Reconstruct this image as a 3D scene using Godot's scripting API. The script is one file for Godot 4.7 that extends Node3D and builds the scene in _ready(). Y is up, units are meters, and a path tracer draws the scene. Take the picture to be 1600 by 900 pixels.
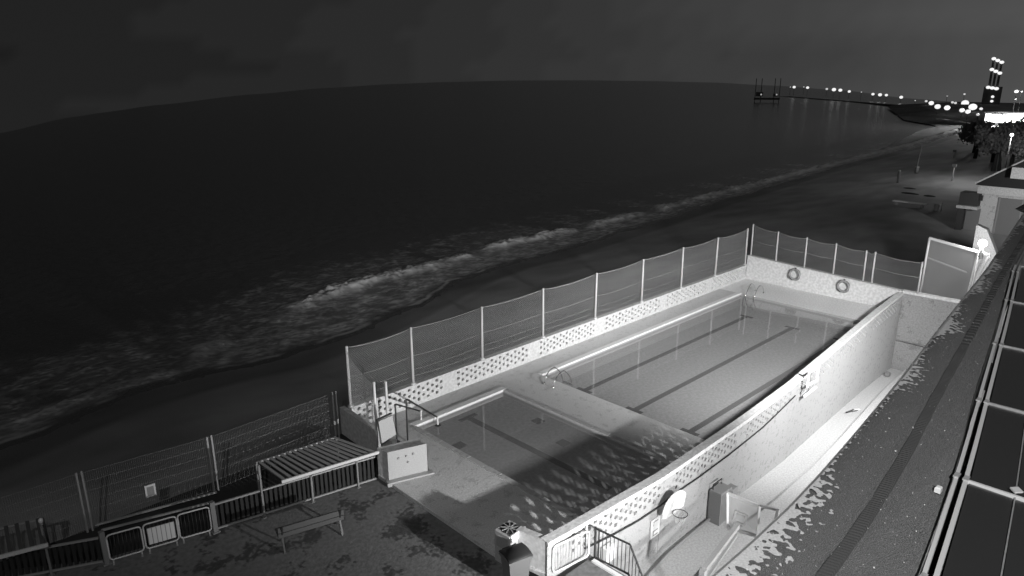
extends Node3D

const UPV := Vector3.UP
const EYE := 13.0
const SEA := -3.08
var rng := RandomNumberGenerator.new()
var M := {}
# plan of the place: x runs from the sea (negative) to the building, z along the beach; the pool deck is at y = 0
var near_wall := PackedVector2Array([Vector2(-11.38, -12.05), Vector2(-11.2, -14.5), Vector2(-11.1, -17), Vector2(-11.14, -20), Vector2(-11.22, -23), Vector2(-11.39, -26.4), Vector2(-11.7, -30), Vector2(-12.05, -34), Vector2(-12.35, -38), Vector2(-12.62, -42.7)])
var shore := PackedVector2Array([Vector2(-36.5, 10), Vector2(-37.5, -3.5), Vector2(-39.5, -9), Vector2(-39.3, -14), Vector2(-38.4, -18), Vector2(-39.6, -24), Vector2(-41.2, -29), Vector2(-43.6, -35), Vector2(-45, -42), Vector2(-44.8, -48), Vector2(-46.5, -65), Vector2(-48.6, -82), Vector2(-50.2, -100), Vector2(-53.5, -136), Vector2(-55.5, -182), Vector2(-64.7, -273), Vector2(-84, -300), Vector2(-132, -420), Vector2(-138, -470)])
var crest := PackedVector2Array([Vector2(-39.5, 10), Vector2(-40.9, -12), Vector2(-41.7, -15), Vector2(-44.5, -20), Vector2(-47, -25.3), Vector2(-47.7, -31.5), Vector2(-48.4, -38.8), Vector2(-49.3, -46.7), Vector2(-49.6, -51.6), Vector2(-49.2, -55), Vector2(-49.8, -66.9), Vector2(-49.7, -73), Vector2(-50.9, -86.5), Vector2(-52.2, -105), Vector2(-56.9, -182), Vector2(-66.5, -273), Vector2(-86, -300), Vector2(-134, -420), Vector2(-140, -470)])
var par_left := PackedVector2Array([Vector2(-1.3, 1.5), Vector2(-1.24, -2.3), Vector2(-1.24, -3.05), Vector2(-1.31, -3.98), Vector2(-1.42, -5.19), Vector2(-1.57, -6.59), Vector2(-1.78, -8.74), Vector2(-2.29, -12.97), Vector2(-2.5, -16), Vector2(-2.6, -34)])
var par_right := PackedVector2Array([Vector2(-0.5, 1.5), Vector2(-0.56, -2.3), Vector2(-0.65, -3.0), Vector2(-0.77, -3.98), Vector2(-0.99, -5.19), Vector2(-1.2, -6.59), Vector2(-1.53, -8.74), Vector2(-2.02, -12.97), Vector2(-2.2, -16), Vector2(-2.3, -34)])
var n_a := FastNoiseLite.new()
var n_b := FastNoiseLite.new()
var n_c := FastNoiseLite.new()

func _ready():
	# ---------------------------------------------------------------- camera, sky, lamps, exposure
	rng.seed = 7
	for q in [[n_a, 11, 1.0], [n_b, 23, 1.0], [n_c, 37, 1.0]]:
		q[0].seed = q[1]; q[0].frequency = q[2]; q[0].fractal_octaves = 4
	var cam := Camera3D.new(); cam.name = "camera"; add_child(cam)
	cam.position = Vector3(0, EYE, 0)
	cam.rotation_degrees = Vector3(-16.6, 46, -0.25)
	cam.fov = rad_to_deg(2 * atan(450.0 / 1115.0)); cam.near = 0.05; cam.far = 15000
	cam.current = true
	var we := WorldEnvironment.new(); we.name = "environment"; add_child(we)
	var env := Environment.new(); we.environment = env
	env.background_mode = Environment.BG_SKY
	env.tonemap_mode = Environment.TONE_MAPPER_LINEAR
	env.tonemap_exposure = 1.0
	env.sdfgi_enabled = true; env.ssao_enabled = true; env.ssil_enabled = true
	var sk := Sky.new(); var pm := PanoramaSkyMaterial.new(); pm.panorama = night_sky(); sk.sky_material = pm; env.sky = sk
	env.background_energy_multiplier = 1.0
	# wall lamps on the building's facade below the roof (out of the frame), the illuminator of the camera, the globe lamp and the port lamps
	flood(Vector3(-2.35, 3.3, -11.3), Vector3(-15.5, 3.6, -14.6), 41, 345, 0.11, "low floodlight on the building wall beside the stairs")
	flood(Vector3(-3.0, 9.0, -23.0), Vector3(-20, 0.0, -36), 50, 700, 0.40, "high floodlight under the roof edge facing the main pool")
	flood(Vector3(-2.6, 3.2, -19.5), Vector3(-9.4, -2.4, -19.8), 52, 100, 0.15, "downlight on the building wall over the passage")
	flood(Vector3(-3.4, 4.0, -32.5), Vector3(-11.8, -2.4, -34.5), 44, 92, 0.15, "downlight on the building wall over the far passage")
	flood(Vector3(-7.0, 5.0, -62.0), Vector3(-14.2, 1.2, -80.0), 24, 230, 0.15, "unseen floodlight added to light the front of the beach house")  # added out of view to brighten the house; no such street lamp is known
	flood(Vector3(2.2, 16.2, 3.2), Vector3(-6.0, 2.0, -9.0), 70, 150, 0.1, "infrared lamp on the mast behind the roof camera")

	materials()
	setting()
	pools()
	walls_and_fences()
	left_court()
	passage()
	roof_edge()
	gate_and_house()
	far_beach()
	port()

# ======================================================================== helpers
func v3(p: Vector2, y: float) -> Vector3: return Vector3(p.x, y, p.y)

func x_at(line: PackedVector2Array, z: float) -> float:
	for i in line.size() - 1:
		if z <= line[i].y and z >= line[i + 1].y:
			return lerpf(line[i].x, line[i + 1].x, (line[i].y - z) / (line[i].y - line[i + 1].y))
	return line[0].x if z > line[0].y else line[line.size() - 1].x

func smooth_x(line: PackedVector2Array, z: float, w: float) -> float:
	return (x_at(line, z - w) + x_at(line, z) * 2 + x_at(line, z + w)) / 4.0

func numbered(called: String, parent: Node) -> String:
	if not parent.has_node(called): return called
	var i := 1
	while parent.has_node("%s_%03d" % [called, i]): i += 1
	return "%s_%03d" % [called, i]

func S(smooth := false) -> SurfaceTool:
	var st := SurfaceTool.new(); st.begin(Mesh.PRIMITIVE_TRIANGLES)
	st.set_smooth_group(0 if smooth else 0xFFFFFFFF)
	return st

func obj(called: String, st: SurfaceTool, m: Material, parent: Node = self) -> MeshInstance3D:
	st.generate_normals()
	var o := MeshInstance3D.new(); o.mesh = st.commit(); o.mesh.surface_set_material(0, m)
	o.name = numbered(called, parent); parent.add_child(o, true)
	return o

func share(called: String, mesh: Mesh, xf: Transform3D, parent: Node = self) -> MeshInstance3D:
	var o := MeshInstance3D.new(); o.mesh = mesh; o.transform = xf
	o.name = numbered(called, parent); parent.add_child(o, true)
	return o

func mesh_of(st: SurfaceTool, m: Material) -> Mesh:
	st.generate_normals(); var me := st.commit(); me.surface_set_material(0, m); return me

func thing(called: String, label: String, category: String, at := Vector3.ZERO, turn := 0.0, group := "") -> Node3D:
	var o := Node3D.new(); o.name = numbered(called, self); add_child(o, true)
	o.position = at; o.rotation.y = turn
	tag(o, label, category, group)
	return o

func tag(o: Node, label: String, category: String, group := ""):
	o.set_meta("label", label); o.set_meta("category", category)
	if group != "": o.set_meta("group", group)

func struct(called: String, st: SurfaceTool, m: Material, label: String, category: String) -> MeshInstance3D:
	var o := obj(called, st, m); o.set_meta("kind", "structure"); tag(o, label, category); return o

func dup(o: Node3D, label: String) -> Node3D:
	var c := o.duplicate() as Node3D; c.name = numbered(String(o.name).rstrip("_0123456789"), self); add_child(c, true)
	c.set_meta("label", label); return c

func tri(st: SurfaceTool, a: Vector3, b: Vector3, c: Vector3):
	st.add_vertex(a); st.add_vertex(b); st.add_vertex(c)

func quad(st: SurfaceTool, a: Vector3, b: Vector3, c: Vector3, d: Vector3):   # clockwise seen from the front
	tri(st, a, b, c); tri(st, a, c, d)

func hexa(st: SurfaceTool, p: Array):   # p[0..3] bottom ring, p[4..7] top ring, both anticlockwise seen from above
	quad(st, p[4], p[7], p[6], p[5]); quad(st, p[0], p[1], p[2], p[3])
	for i in 4:
		var j := (i + 1) % 4
		quad(st, p[i], p[i + 4], p[j + 4], p[j])

func box(st: SurfaceTool, c: Vector3, s: Vector3, b := Basis()):
	var h := s / 2; var p := []
	for y in [-h.y, h.y]:
		for q in [Vector2(-1, 1), Vector2(1, 1), Vector2(1, -1), Vector2(-1, -1)]:
			p.append(c + b * Vector3(q.x * h.x, y, q.y * h.z))
	hexa(st, p)

func bevel_box(st: SurfaceTool, c: Vector3, s: Vector3, r: float, b := Basis()):   # a box whose top edges are chamfered
	box(st, c - b * Vector3(0, r / 2, 0), s - Vector3(0, r, 0), b)
	var h := s / 2; var p := []
	for k in 2:
		var e := r if k == 1 else 0.0
		for q in [Vector2(-1, 1), Vector2(1, 1), Vector2(1, -1), Vector2(-1, -1)]:
			p.append(c + b * Vector3(q.x * (h.x - e), h.y - (0.0 if k == 1 else r), q.y * (h.z - e)))
	hexa(st, p)

func beam(st: SurfaceTool, a: Vector3, b: Vector3, w: float, h: float):
	var d := (b - a); var l := d.length(); d /= l
	var side := d.cross(UPV)
	side = Vector3.RIGHT if side.length() < 0.01 else side.normalized()
	box(st, (a + b) / 2, Vector3(w, h, l), Basis(side, (-d).cross(side), -d))

func tube(st: SurfaceTool, pts: Array, r: float, n := 8, r2 := -1.0):
	var rings := []; var up := Vector3(0.13, 0.97, 0.21).normalized()
	for i in pts.size():
		var a: Vector3 = pts[maxi(i - 1, 0)]; var b: Vector3 = pts[mini(i + 1, pts.size() - 1)]
		var d := (b - a).normalized(); var u := d.cross(up)
		if u.length() < 0.05: u = d.cross(Vector3.RIGHT)
		u = u.normalized(); var w := d.cross(u); var ring := []
		var rr := r if r2 < 0 else lerpf(r, r2, float(i) / (pts.size() - 1))
		for k in n:
			var t := TAU * k / n
			ring.append(pts[i] + (u * cos(t) + w * sin(t)) * rr)
		rings.append(ring)
	for i in rings.size() - 1:
		for k in n:
			var j := (k + 1) % n
			quad(st, rings[i][k], rings[i][j], rings[i + 1][j], rings[i + 1][k])
	for k in range(1, n - 1):
		tri(st, rings[0][0], rings[0][k + 1], rings[0][k])
		tri(st, rings[-1][0], rings[-1][k], rings[-1][k + 1])

func lathe(st: SurfaceTool, c: Vector3, prof: Array, n := 16):   # prof: Vector2(radius, height)
	for i in prof.size() - 1:
		for k in n:
			var a := TAU * k / n; var b := TAU * (k + 1) / n
			var p: Vector2 = prof[i]; var q: Vector2 = prof[i + 1]
			quad(st, c + Vector3(cos(a) * p.x, p.y, sin(a) * p.x), c + Vector3(cos(b) * p.x, p.y, sin(b) * p.x) , c + Vector3(cos(b) * q.x, q.y, sin(b) * q.x), c + Vector3(cos(a) * q.x, q.y, sin(a) * q.x))

func ball(st: SurfaceTool, c: Vector3, r: Vector3, n := 12):
	for i in n / 2:
		for k in n:
			var p := []
			for q in [[i, k], [i, k + 1], [i + 1, k + 1], [i + 1, k]]:
				var th: float = PI * q[0] / (n / 2); var ph: float = TAU * q[1] / n
				p.append(c + Vector3(sin(th) * cos(ph), cos(th), sin(th) * sin(ph)) * r)
			quad(st, p[0], p[1], p[2], p[3])

func extrude(st: SurfaceTool, pts: PackedVector2Array, y0: float, y1: float):   # plan outline (x, z)
	var ix := Geometry2D.triangulate_polygon(pts)
	for i in range(0, ix.size(), 3):
		tri(st, v3(pts[ix[i]], y1), v3(pts[ix[i + 1]], y1), v3(pts[ix[i + 2]], y1))
	for i in pts.size():
		var a := pts[i]; var b := pts[(i + 1) % pts.size()]
		quad(st, v3(a, y0), v3(a, y1), v3(b, y1), v3(b, y0))

func wall_run(st: SurfaceTool, a: Vector2, b: Vector2, y0a: float, y1a: float, y0b: float, y1b: float, th: float, side := 1.0):
	# a wall whose inner face runs from a to b; its thickness lies to +x (side 1) or the other side
	var d := (b - a).normalized(); var n := Vector2(-d.y, d.x) * th * side
	var p := [v3(a, y0a), v3(b, y0b), v3(b + n, y0b), v3(a + n, y0a), v3(a, y1a), v3(b, y1b), v3(b + n, y1b), v3(a + n, y1a)]
	hexa(st, p)

# a wall panel pierced by staggered openings: real holes with reveals
func perforated(st: SurfaceTool, a: Vector2, b: Vector2, y0: float, y1: float, th: float, side: float, nx: int, ny: int):
	var d := (b - a); var n := Vector2(-d.normalized().y, d.normalized().x) * th * side
	var P := func(u: float, v: float, k: float) -> Vector3: return v3(a + d * u + n * k, lerpf(y0, y1, v))
	for i in nx:
		for j in ny:
			var u0 := float(i) / nx; var u1 := float(i + 1) / nx; var w0 := float(j) / ny; var w1 := float(j + 1) / ny
			if (i + j) % 2 == 1:
				for k in [0.0, 1.0]:
					quad(st, P.call(u0, w0, k), P.call(u0, w1, k), P.call(u1, w1, k), P.call(u1, w0, k))
				continue
			var iu := 0.15 if i % 4 == 0 else 0.18; var iv := 0.03 if i % 4 == 0 else 0.08
			var hu0 := lerpf(u0, u1, iu); var hu1 := lerpf(u0, u1, 1 - iu); var hv0 := lerpf(w0, w1, iv); var hv1 := lerpf(w0, w1, 1 - iv)
			# hexagonal opening
			var um := (hu0 + hu1) / 2; var o := [[u0, w0], [u0, (w0 + w1) / 2], [u0, w1], [u1, w1], [u1, (w0 + w1) / 2], [u1, w0]]
			var q := hv0 + (hv1 - hv0) * 0.28; var q2 := hv0 + (hv1 - hv0) * 0.72
			var h := [[lerpf(um, hu0, .6), hv0], [hu0, (q + q2) / 2], [lerpf(um, hu0, .6), hv1], [lerpf(um, hu1, .6), hv1], [hu1, (q + q2) / 2], [lerpf(um, hu1, .6), hv0]]
			for k in [0.0, 1.0]:
				for e in 6:
					var f := (e + 1) % 6
					quad(st, P.call(o[e][0], o[e][1], k), P.call(o[f][0], o[f][1], k), P.call(h[f][0], h[f][1], k), P.call(h[e][0], h[e][1], k))
			for e in 6:
				var f := (e + 1) % 6
				quad(st, P.call(h[e][0], h[e][1], 0.0), P.call(h[f][0], h[f][1], 0.0), P.call(h[f][0], h[f][1], 1.0), P.call(h[e][0], h[e][1], 1.0))
	for e in [[0.0, 0.0, 1.0, 0.0], [0.0, 1.0, 1.0, 1.0], [0.0, 0.0, 0.0, 1.0], [1.0, 0.0, 1.0, 1.0]]:
		quad(st, P.call(e[0], e[1], 0.0), P.call(e[2], e[3], 0.0), P.call(e[2], e[3], 1.0), P.call(e[0], e[1], 1.0))

# chain-link netting: crossing wires between two posts, the top edge hanging in a slight curve
func netting(st: SurfaceTool, a: Vector3, b: Vector3, ha: float, hb: float, sag: float, step: float, r: float):
	var l := (b - a).length(); var top := maxf(ha, hb)
	var at := func(u: float, v: float) -> Vector3:
		var t := clampf(u / l, 0, 1)
		return a.lerp(b, t) + UPV * (v / top) * (lerpf(ha, hb, t) - sag * 4 * t * (1 - t))
	for dir in [1.0, -1.0]:
		var c := -top
		while c < l:
			var s := maxf(0.0, -c); var e := minf(top, l - c)
			if e - s > step * 0.5:
				var pts := []
				for k in 4:
					var v := lerpf(s, e, k / 3.0); var u := c + v
					if dir < 0: u = l - u
					pts.append(at.call(u, v))
				wire(st, pts, r)
			c += step

func wire(st: SurfaceTool, pts: Array, r: float):   # a three-sided wire
	var d: Vector3 = (pts[-1] - pts[0]).normalized(); var u := d.cross(UPV)
	if u.length() < 0.05: u = Vector3.RIGHT
	u = u.normalized(); var w := d.cross(u)
	var o := [u * r, (u * -0.5 + w * 0.87) * r, (u * -0.5 - w * 0.87) * r]
	for i in pts.size() - 1:
		for k in 3:
			var j := (k + 1) % 3
			quad(st, pts[i] + o[k], pts[i] + o[j], pts[i + 1] + o[j], pts[i + 1] + o[k])

func round_frame(w: float, h: float, r: float, n := 4) -> Array:   # a rounded rectangle in the (z, y) plane, centred, closed
	var pts := []
	for c in [[w / 2 - r, h - r, 0.0], [-w / 2 + r, h - r, 0.25], [-w / 2 + r, r, 0.5], [w / 2 - r, r, 0.75]]:
		for k in n + 1:
			var t: float = TAU * (c[2] + 0.25 * k / n)
			pts.append(Vector3(0, c[1] + sin(t) * r, c[0] + cos(t) * r))
	pts.append(pts[0])
	return pts

# ------------------------------------------------------------------------ materials
func noise_tex(sd: int, freq: float, lo: float, hi: float, oct := 4, px := 512, kind := FastNoiseLite.TYPE_SIMPLEX_SMOOTH, lift := 1.0) -> ImageTexture:
	var n := FastNoiseLite.new(); n.seed = sd; n.frequency = freq; n.fractal_octaves = oct; n.noise_type = kind
	var src := n.get_seamless_image(px, px); src.convert(Image.FORMAT_L8)
	var by := src.get_data(); var lut := PackedByteArray(); lut.resize(256)
	for i in 256: lut[i] = clampi(int(255 * lerpf(lo, hi, pow(i / 255.0, lift))), 0, 255)
	for i in by.size(): by[i] = lut[by[i]]
	var im := Image.create_from_data(px, px, false, Image.FORMAT_L8, by); im.convert(Image.FORMAT_RGB8); im.generate_mipmaps()
	return ImageTexture.create_from_image(im)

# ground colour with darker worn blotches and thin dark streaks
func stain_tex(sd: int, px: int, freq: float, dark: float, amount: float) -> ImageTexture:
	var a := FastNoiseLite.new(); a.seed = sd; a.frequency = freq; a.fractal_octaves = 5
	var b := FastNoiseLite.new(); b.seed = sd + 5; b.frequency = freq * 9; b.fractal_octaves = 3
	var ia := a.get_seamless_image(px, px); var ib := b.get_seamless_image(px, px)
	ia.convert(Image.FORMAT_L8); ib.convert(Image.FORMAT_L8)
	var da := ia.get_data(); var db := ib.get_data(); var out := PackedByteArray(); out.resize(da.size())
	for i in da.size():
		var p := da[i] / 255.0; var q := db[i] / 255.0
		var s := smoothstep(amount, amount - 0.12, p * 0.75 + q * 0.25)
		out[i] = int(255 * clampf(lerpf(0.93, dark, s) + (q - 0.5) * 0.22, 0, 1))
	var im := Image.create_from_data(px, px, false, Image.FORMAT_L8, out); im.convert(Image.FORMAT_RGB8); im.generate_mipmaps()
	return ImageTexture.create_from_image(im)

func normal_tex(sd: int, freq: float, bump: float, oct := 4, px := 512) -> ImageTexture:
	var n := FastNoiseLite.new(); n.seed = sd; n.frequency = freq; n.fractal_octaves = oct
	var im := n.get_seamless_image(px, px); im.convert(Image.FORMAT_RGBA8); im.bump_map_to_normal_map(bump); im.generate_mipmaps()
	return ImageTexture.create_from_image(im)

func mat(called: String, lin: float, rough: float, tex: Texture2D = null, scale := 0.5, nor: Texture2D = null, nstr := 1.0, metal := 0.0) -> StandardMaterial3D:
	var m := StandardMaterial3D.new(); m.resource_name = called
	m.albedo_color = Color(lin, lin, lin).linear_to_srgb(); m.roughness = rough; m.metallic = metal
	if tex or nor:
		m.uv1_triplanar = true; m.uv1_world_triplanar = true; m.uv1_scale = Vector3.ONE * scale
	if tex: m.albedo_texture = tex
	if nor: m.normal_enabled = true; m.normal_texture = nor; m.normal_scale = nstr
	M[called] = m
	return m

func materials():
	var fine := noise_tex(3, 0.05, 0.80, 1.0)
	var cloudy := noise_tex(5, 0.012, 0.80, 1.0, 5)
	var gritty := noise_tex(8, 0.22, 0.45, 1.0, 2)
	var streaky := stain_tex(14, 1024, 0.006, 0.62, 0.42)
	var mildew := stain_tex(19, 512, 0.012, 0.80, 0.36)
	var rough_n := normal_tex(2, 0.06, 6.0)
	var grit_n := normal_tex(4, 0.25, 10.0, 3)
	mat("white_wall", 0.64, 0.75, fine, 0.21, rough_n, 0.1)
	mat("outer_wall", 0.36, 0.85, mildew, 0.4, rough_n, 0.12)
	mat("end_wall", 0.70, 0.8, fine, 0.19, rough_n, 0.12)
	mat("grey_wall", 0.27, 0.9, mildew, 0.16, rough_n, 0.2)
	mat("coping", 0.80, 0.6, fine, 0.6)
	mat("grey_coping", 0.42, 0.6, mildew, 0.5)
	mat("deck", 0.55, 0.55, stain_tex(15, 512, 0.016, 0.84, 0.40), 0.22, rough_n, 0.15)
	mat("end_deck_lit", 0.85, 0.6, fine, 0.3)  # deck colour raised here, stands in for stronger lamp light at the far end
	mat("court", 0.15, 0.9, streaky, 0.085, grit_n, 0.05)
	mat("soil", 0.05, 0.95, gritty, 0.7, grit_n, 0.6)
	mat("passage", 0.50, 0.8, fine, 0.4, rough_n, 0.12)
	mat("kerb", 0.55, 0.8, fine, 0.4, rough_n, 0.4)
	mat("pool_tile", 0.34, 0.35, fine, 0.5)
	mat("pool_bottom", 0.42, 0.5, fine, 0.2)
	mat("lane_tile", 0.012, 0.5)
	mat("white_paint", 0.40, 0.45, fine, 0.9)
	mat("white_plastic", 0.62, 0.35)
	mat("pole", 0.6, 0.4, fine, 1.1)
	mat("galvanised", 0.42, 0.45, fine, 1.3, null, 1.0, 0.35)
	mat("net_wire", 0.34, 0.55)
	mat("mesh_wire", 0.32, 0.6)
	mat("grey_metal", 0.22, 0.5, fine, 1.5)
	mat("mid_grey", 0.30, 0.6, fine, 1.2)
	mat("dark_metal", 0.025, 0.45)
	mat("black_rubber", 0.018, 0.6)
	mat("chrome", 0.75, 0.12, null, 1.0, null, 1.0, 1.0)
	mat("dark_wood", 0.05, 0.8, gritty, 1.7)
	mat("slat_wood", 0.42, 0.8, gritty, 0.9)
	mat("dark_slat", 0.028, 0.8, gritty, 1.3)
	mat("bench_wood", 0.13, 0.75, gritty, 1.1)
	mat("bin_plastic", 0.14, 0.45, fine, 2.0)
	mat("felt", 0.48, 0.95, noise_tex(31, 0.30, 0.42, 1.0, 3, 1024, FastNoiseLite.TYPE_SIMPLEX_SMOOTH, 2.2), 0.55, normal_tex(33, 0.30, 16.0, 3, 1024), 1.0)
	mat("seam", 0.04, 0.8)
	mat("flake", 0.5, 0.7, fine, 2.5)
	mat("chip", 0.5, 0.7)
	mat("facade", 0.55, 0.85, mildew, 0.2, rough_n, 0.5)
	mat("pv_glass", 0.02, 0.25)
	mat("aluminium", 0.55, 0.4, null, 1.0, null, 1.0, 0.3)
	mat("roof_dark", 0.018, 0.85, gritty, 0.8, grit_n, 0.5)
	mat("house_wall", 0.55, 0.85, mildew, 0.2)
	mat("shutter", 0.20, 0.6, fine, 0.8)
	mat("roof_tile", 0.035, 0.85, gritty, 0.6)
	mat("bark", 0.06, 0.95, gritty, 0.8)
	mat("steel_far", 0.04, 0.8)
	mat("tower_far", 0.06, 0.85, cloudy, 0.03)
	var lf := mat("leaf", 0.12, 0.7); lf.backlight_enabled = true; lf.backlight = Color(0.25, 0.25, 0.25)
	var sand := mat("sand", 1.0, 0.95, noise_tex(41, 0.09, 0.82, 1.0, 4), 0.5, normal_tex(42, 0.05, 9.0), 0.6); sand.vertex_color_use_as_albedo = true
	var surf := mat("surf", 1.0, 0.22, null, 0.12, normal_tex(44, 0.03, 5.0), 0.5); surf.vertex_color_use_as_albedo = true
	mat("sea", 0.085, 0.2, null, 0.045, normal_tex(45, 0.02, 7.0, 5), 0.5)
	var wt := mat("pool_water", 0.32, 0.04); wt.transparency = BaseMaterial3D.TRANSPARENCY_ALPHA; wt.albedo_color.a = 0.30
	var wt2 := mat("pool_water_shallow", 0.34, 0.04); wt2.transparency = BaseMaterial3D.TRANSPARENCY_ALPHA; wt2.albedo_color.a = 0.36
	var cl := mat("clear_board", 0.75, 0.1); cl.transparency = BaseMaterial3D.TRANSPARENCY_ALPHA; cl.albedo_color.a = 0.45
	var g := mat("lamp_glow", 0.9, 0.4); g.emission_enabled = true; g.emission = Color.WHITE; g.emission_energy_multiplier = 6.0
	var g2 := mat("far_lamp_glow", 0.9, 0.4); g2.emission_enabled = true; g2.emission = Color.WHITE; g2.emission_energy_multiplier = 0.95
	var g4 := mat("mid_lamp_glow", 0.9, 0.4); g4.emission_enabled = true; g4.emission = Color.WHITE; g4.emission_energy_multiplier = 0.6
	var g3 := mat("dim_lamp_glow", 0.9, 0.4); g3.emission_enabled = true; g3.emission = Color.WHITE; g3.emission_energy_multiplier = 0.35

func night_sky() -> ImageTexture:
	# linear radiance: dusk grey, paler over the harbour town, with long faint cloud bands
	var w := 1024; var h := 512; var im := Image.create(w, h, false, Image.FORMAT_RGBF)
	var town := Vector3(-0.16, 0.0, -0.98).normalized()
	for y in h:
		var el := (0.5 - (y + 0.5) / h) * PI
		for x in w:
			var az := (x + 0.5) / w * TAU
			var d := Vector3(sin(az) * cos(el), sin(el), -cos(az) * cos(el))
			var c := acos(clampf(d.dot(town), -1, 1))
			var v := sky_tone(c, el)
			v *= 1.0 + cloud(d)
			im.set_pixel(x, y, Color(v, v, v))
	return ImageTexture.create_from_image(im)

func cloud(d: Vector3) -> float:   # long faint bands of cloud
	return 0.27 * n_c.get_noise_3d(d.x * 1.7, d.y * 11.0, d.z * 1.7)

func sky_tone(c: float, el: float) -> float:   # c: angle from the harbour town, el: height above the horizon
	return 0.0140 + 0.046 * exp(-pow(c / 0.36, 1.3)) + 0.017 * exp(-pow(c / 0.95, 2.0)) + 0.010 * smoothstep(0.05, 0.9, el)

func flood(at: Vector3, aim: Vector3, half: float, energy: float, size: float, label: String):
	var t := thing("floodlight", label, "floodlight", at, 0, "floodlights outside the picture")
	var l := SpotLight3D.new(); l.name = "lamp_light"; l.light_energy = energy; l.spot_angle = half; l.spot_angle_attenuation = 1.0; l.spot_range = 200; l.spot_attenuation = 2.0
	l.light_size = size; l.shadow_enabled = true; t.add_child(l)
	l.look_at_from_position(at, aim, UPV)
	var d := (aim - at).normalized(); var b := Basis.looking_at(d)
	var st := S(); box(st, Vector3(0, 0, 0.16), Vector3(0.30, 0.22, 0.14)); box(st, Vector3(0, 0, 0.28), Vector3(0.08, 0.08, 0.12))
	var hm := mat("housing", 0.1, 0.5)
	var o := obj("housing", st, hm, t); o.basis = b
	st = S(); box(st, Vector3(0, 0, 0.085), Vector3(0.24, 0.16, 0.006))
	var gm := StandardMaterial3D.new(); gm.resource_name = "lamp_face"; gm.emission_enabled = true; gm.emission = Color.WHITE; gm.emission_energy_multiplier = 3.0
	o = obj("lamp_glass", st, gm, t); o.basis = b

# ======================================================================== the setting
func dip(x: float, z: float) -> float:   # how far below eye level the sea's edge lies in this direction, in radians
	var az := rad_to_deg(atan2(x * cos(deg_to_rad(46)) - z * sin(deg_to_rad(46)), -(x * sin(deg_to_rad(46)) + z * cos(deg_to_rad(46)))))
	var t := [[-60, .075], [-38, .064], [-35.4, .0607], [-30.8, .0445], [-28.7, .0396], [-25.8, .0332], [-19.2, .0218], [-13.9, .0148], [-8.9, .0104], [-5.1, .0084], [0, .0068], [5.1, .0068], [10.2, .0080], [15.1, .0100], [19.3, .0138], [24.2, .0196], [28.5, .0287], [34, .036], [60, .04]]
	if az <= -60: return 0.075
	for i in t.size() - 1:
		if az < t[i + 1][0]: return lerpf(t[i][1], t[i + 1][1], smoothstep(0, 1, (az - t[i][0]) / (t[i + 1][0] - t[i][0])) * 0.5 + 0.5 * (az - t[i][0]) / (t[i + 1][0] - t[i][0]))
	return 0.04

func sea_y(x: float, z: float) -> float:   # a wide, very gently domed sheet
	var k := pow(dip(x, z), 2) / (4 * (EYE - SEA)); return SEA - k * (x * x + z * z)

func ground_y(x: float, z: float) -> float:
	var s := x - x_at(shore, z)
	var y := -3.0 + 1.25 * clampf(s / 17.0, -1.6, 1.0)
	y += 0.05 * n_a.get_noise_2d(x * 0.22, z * 0.22) * clampf(s / 3, 0, 1) + 0.035 * n_b.get_noise_2d(x * 0.8, z * 0.8) * clampf(s / 3, 0, 1)
	return y

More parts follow.
